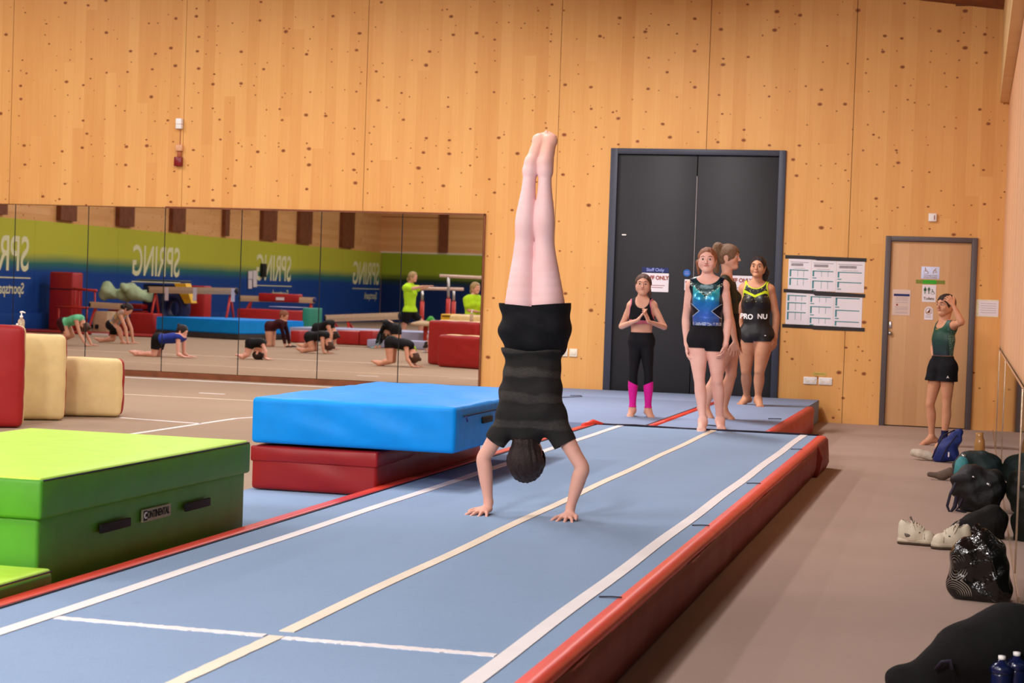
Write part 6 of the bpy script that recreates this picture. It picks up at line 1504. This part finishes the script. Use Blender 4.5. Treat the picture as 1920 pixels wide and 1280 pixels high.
q_ = p(1836, 852, .05); tube('body', [q_, q_+a2(0, 0, .02), q_+a2(0, 0, .10), q_+a2(-.003, 0, .14), q_+a2(-.003, 0, .165)], [.03, .042, .036, .026, .03], n.m, s, n=18)
# black backpack
s = empty('backpack', C_(1825, 960, 12.4)*[1, 1, 0], 'big black backpack heaped against the glass balustrade', 'backpack')
p = lambda px, py, d=0: C_(px, py, 12.4+d)
lumpy('pack_body', '', '', [(p(1830, 930), p(1852, 925), .115, .11), (p(1822, 900), p(1855, 905), .10, .10), (p(1800, 900), p(1820, 895), .06, .08), (p(1795, 920), p(1810, 912), .035, .05), (p(1850, 945), p(1815, 950), .07, .06)], M['bag_black'], .009, .009, parent=s)
tube('strap', [p(1792, 905, -.1), p(1782, 925, -.12), p(1776, 948, -.12), p(1781, 961, -.12), p(1790, 950, -.12), p(1794, 930, -.1)], .014, M['strap'], s, n=8, flat=(.5, 1))
tube('loose_strap', [p(1805, 935, -.1), p(1797, 952, -.13), p(1792, 956, -.13), p(1803, 958, -.12), p(1812, 960, -.12)], .008, M['strap'], s, n=6)
tube('buckle', [p(1850, 906, -.13), p(1858, 910, -.13)], .009, M['steel'], s, n=8); tube('buckle', [p(1823, 893, -.12), p(1828, 895, -.12)], .006, M['steel'], s, n=8)
p = lambda px, py, d=0: C_(px, py, 14.5+d)
o = lumpy('brown_sandal', '', '', [(p(1743, 889), p(1768, 892), .02, .026), (p(1768, 890), p(1782, 885), .03, .04)], plain('brown_leather', srgb(92, 74, 62), .7), .006, .002); tag(o, 'flat brown-grey shoe left of the black backpack', 'shoe')
# dark clothing
s = empty('dark_jacket', C_(1820, 1010, 11.0)*[1, 1, 0], 'black jacket sprawled between the backpack and the patterned bag', 'clothing')
p = lambda px, py, d=0: C_(px, py, 11.0+d)
lumpy('jacket', '', '', [(p(1762, 1008), p(1800, 990), .022, .03), (p(1800, 995), p(1840, 985), .05, .08), (p(1840, 985), p(1862, 975), .09, .09), (p(1755, 1012), p(1760, 1008), .022, .02), (p(1850, 1000), p(1868, 1010), .07, .06)], cloth('black_olive_cloth', srgb(20, 17, 15), .8, wr=1), .008, .009, parent=s)
# shoes
M['shoe_white'] = plain('off_white_leather', srgb(198, 186, 164), .5, var=.05, nscale=20); M['shoe_sole'] = plain('worn_sole', srgb(186, 172, 150), .7, var=.08); M['outsole'] = plain('dark_outsole', srgb(74, 58, 44), .8)
M['shoe_grey'] = plain('grey_leather', srgb(96, 84, 76), .6); M['lace'] = plain('lace', srgb(196, 184, 164), .8); M['shoe_in'] = plain('shoe_lining', srgb(70, 60, 52), .9)
def shoe(lab, loc, rz, L=.25, mark='shoe_grey', m='shoe_white'):
    s = empty('trainer', loc, lab, 'shoe', rz=rz); k = L/.25
    S = Fig(); X = lambda x, y, z: a2(x, y, z)*k
    S.cap('u', X(.045, 0, .05), X(.10, 0, .047), .040*k, .042*k, .03); S.cap('u', X(.10, 0, .047), X(.195, 0, .034), .042*k, .035*k, .03, ax=(0, 1, 0), fx=1.05)
    S.cap('u', X(.04, 0, .05), X(.032, 0, .088), .036*k, .030*k, .02); S.cap('u', X(.05, 0, .08), X(.13, 0, .066), .032*k, .028*k, .03); S.cap('u', X(.20, 0, .03), X(.212, 0, .03), .034*k, .030*k, .02)
    def ext(P, D):
        hole = np.sqrt(((P[..., 0]-.064*k)/(.040*k))**2+(P[..., 1]/(.024*k))**2+((P[..., 2]-.115*k)/(.062*k))**2)-1
        return np.maximum(np.maximum(D, -hole*.02), .018*k-P[..., 2])
    V, Fc = S.build(.0045, extra=ext); o = link('upper', fast_mesh('upper', V, Fc), M[m]); o.parent = s
    o = link('lining', tube_me('lining', [X(.064, 0, .055), X(.062, 0, .092)], [.022*k, .024*k], n=14), M['shoe_in']); o.parent = s
    o = link('heel_tab', tube_me('heel_tab', [X(.008, 0, .05), X(.012, 0, .100)], [.012*k, .009*k], n=8, flat=(.6, 1)), M['shoe_grey']); o.parent = s
    o = link('toe_cap_seam', tube_me('toe_cap_seam', [X(.180, -.041, .032), X(.176, -.034, .055), X(.173, -.015, .0685), X(.173, .015, .0685), X(.176, .034, .055), X(.180, .041, .032)], .0022*k, n=6), M['shoe_grey']); o.parent = s
    def sole(nm, z0, z1, gr, mm):
        pts = [(-.005, 0), (.0, .028), (.03, .040), (.09, .037), (.14, .042), (.19, .047), (.225, .038), (.247, .015), (.25, 0)]
        pts = pts+[(x, -y) for x, y in pts[-2:0:-1]]; pts = [((x-.12)*(1+gr)*k+.12*k, y*(1+gr*2)*k) for x, y in pts]
        bm = bmesh.new(); bm.from_mesh(poly_me('x', pts[::-1], z0*k, z1*k)); bmesh.ops.bevel(bm, geom=list(bm.edges), offset=.003, segments=2, affect='EDGES'); o = link(nm, bm_mesh(nm, bm, True), M[mm]); o.parent = s
    sole('midsole', .008, .03, 0, 'shoe_sole'); sole('outsole', .0, .010, .01, 'outsole')
    tn = tube_me('tongue', [X(.13, 0, .09), X(.09, 0, .108), X(.075, 0, .135)], [.018*k, .021*k, .020*k], flat=(.3, 1)); o = link('tongue', tn, M['shoe_grey']); o.parent = s
    for i in range(5):
        x = .095+.017*i; z = .116-.0075*i; o = link('lace', tube_me('lace', [X(x, -.027, z-.014), X(x+.003, -.012, z-.001), X(x+.003, .012, z-.001), X(x, .027, z-.014)], .0038*k, n=6), M['lace']); o.parent = s
    for sg in (-1, 1):
        o = link('lace', tube_me('lace', [X(.10, 0, .112), X(.085, sg*.03, .118), X(.11, sg*.045, .085), X(.13, sg*.042, .055), X(.12, sg*.03, .10), X(.10, 0, .112)], .0038*k, n=6), M['lace']); o.parent = s
        o = link('side_mark', tube_me('side_mark', [X(.035, sg*.041, .060), X(.06, sg*.0455, .046), X(.09, sg*.047, .046), X(.15, sg*.041, .064)], [.003*k, .010*k, .009*k, .003*k], n=8, flat=(1, .5)), M[mark]); o.parent = s
    s.scale = (1, 1, 1.35)
    return s
shoe('off-white trainer with laces standing alone on the grey carpet', C_(1678, 1016, 10.45)*[1, 1, 0]+[.015, .03, .003], -.10, .17*1.25/1.0*1.0)
shoe('off-white trainer half hidden behind the patterned bag', C_(1812, 1030, 10.35)*[1, 1, 0]+[.02, .05, .003], math.pi+.25, .22, 'bag_black' if 'bag_black' in M else 'black')
# patterned plastic bag
n = N('swirl_print_plastic'); n.set(Roughness=.16); n.b.inputs['Specular IOR Level'].default_value = .6
co = n.coord(); v = n.add('ShaderNodeTexVoronoi'); v.inputs['Scale'].default_value = 6.5; n.ln(co, v.inputs['Vector'])
rg = n.math('SINE', n.math('ADD', n.math('MULTIPLY', v.outputs['Distance'], 95), n.math('MULTIPLY', n.noise(co, 9, 2), 5)))
s3 = n.add('ShaderNodeSeparateColor'); n.ln(v.outputs['Color'], s3.inputs[0])
msk = n.math('MULTIPLY', n.math('GREATER_THAN', rg, .55), n.math('MULTIPLY', n.math('LESS_THAN', v.outputs['Distance'], .55), n.math('GREATER_THAN', s3.outputs[0], .5)))
n.col(n.mix(n.math('MULTIPLY', msk, n.ramp(n.noise(co, 7, 2), [(.45, 0.), (.6, 1.)])), srgb(14, 13, 12), srgb(150, 140, 128))); n.bump(n.noise(co, 11, 3, .6), .8, .02); M['swirl'] = n.m
s = empty('patterned_bag', C_(1838, 1138, 8.65)*[1, 1, 0], 'glossy black plastic bag printed with pale swirls', 'bag')
p = lambda px, py, d=0: C_(px, py, 8.65+d)
lumpy('bag_body', '', '', [(p(1815, 1105), p(1862, 1105), .075, .085), (p(1812, 1080), p(1860, 1070), .07, .08), (p(1825, 1050), p(1850, 1040), .075, .065), (p(1838, 1025), p(1840, 1005), .06, .03), (p(1815, 1040), p(1850, 1035), .08, .08), (p(1800, 1065), p(1798, 1090), .04, .05), (p(1830, 1120), p(1870, 1122), .06, .055)], M['swirl'], .006, .007, (38, 26, 32), parent=s)
tube('tied_top', [p(1838, 1006), p(1834, 995, .01), p(1828, 988, .02)], [.022, .018, .028], M['swirl'], s, n=12)
tube('handle', [p(1848, 1015, -.05), p(1860, 1050, -.09), p(1872, 1090, -.07)], .007, M['swirl'], s, n=6)
# big black duffel in front, blue bottles leaning in it
s = empty('duffel_bag', C_(1840, 1270, 6.3)*[1, 1, 0]*[1, 1, 0], 'large black duffel bag in the bottom right corner', 'bag')
p = lambda px, py, d=0: C_(px, py, 6.3+d)
lumpy('bag_body', '', '', [(p(1700, 1270), p(1760, 1255), .05, .07), (p(1760, 1255), p(1830, 1230), .08, .10), (p(1830, 1230), p(1900, 1205), .11, .12), (p(1900, 1205), p(1960, 1200), .12, .12), (p(1710, 1290), p(1900, 1290), .06, .10), (p(1870, 1190), p(1905, 1178), .07, .06)], M['bag_dark'], .008, .020, (11, 9, 15), parent=s)
tube('handle', [p(1755, 1255, -.10), p(1768, 1240, -.13), p(1782, 1238, -.14), p(1785, 1255, -.14)], .011, M['strap'], s, n=8, flat=(.5, 1))
n = N('dark_blue_plastic'); n.set(Roughness=.2); n.b.inputs['Specular IOR Level'].default_value = .6; n.col(srgb(10, 22, 60)); M['bottle_blue'] = n.m
for px, py, d, lab in ((1878, 1250, -.17, 'dark blue sports bottle with white nozzle, left of the two by the duffel bag'), (1906, 1243, -.13, 'dark blue sports bottle with white nozzle, right of the two by the duffel bag')):
    b = p(px, py, d); s = empty('sports_bottle', b, lab, 'bottle', 'blue bottles by the duffel bag')
    b[2] -= .155
    o = link('body', lathe_me('body', [(0, 0), (.03, 0), (.033, .01), (.033, .13), (.030, .14), (0, .14)], 24), M['bottle_blue']); o.location = b; wparent(o, s)
    o = link('cap', lathe_me('cap', [(.034, .135), (.036, .14), (.036, .155), (.026, .166), (.014, .172), (.012, .18), (0, .18)], 24), M['bottle_blue']); o.location = b; wparent(o, s)
    o = link('nozzle', lathe_me('nozzle', [(.008, .178), (.012, .182), (.012, .192), (0, .194)], 16), M['white']); o.location = b; wparent(o, s)
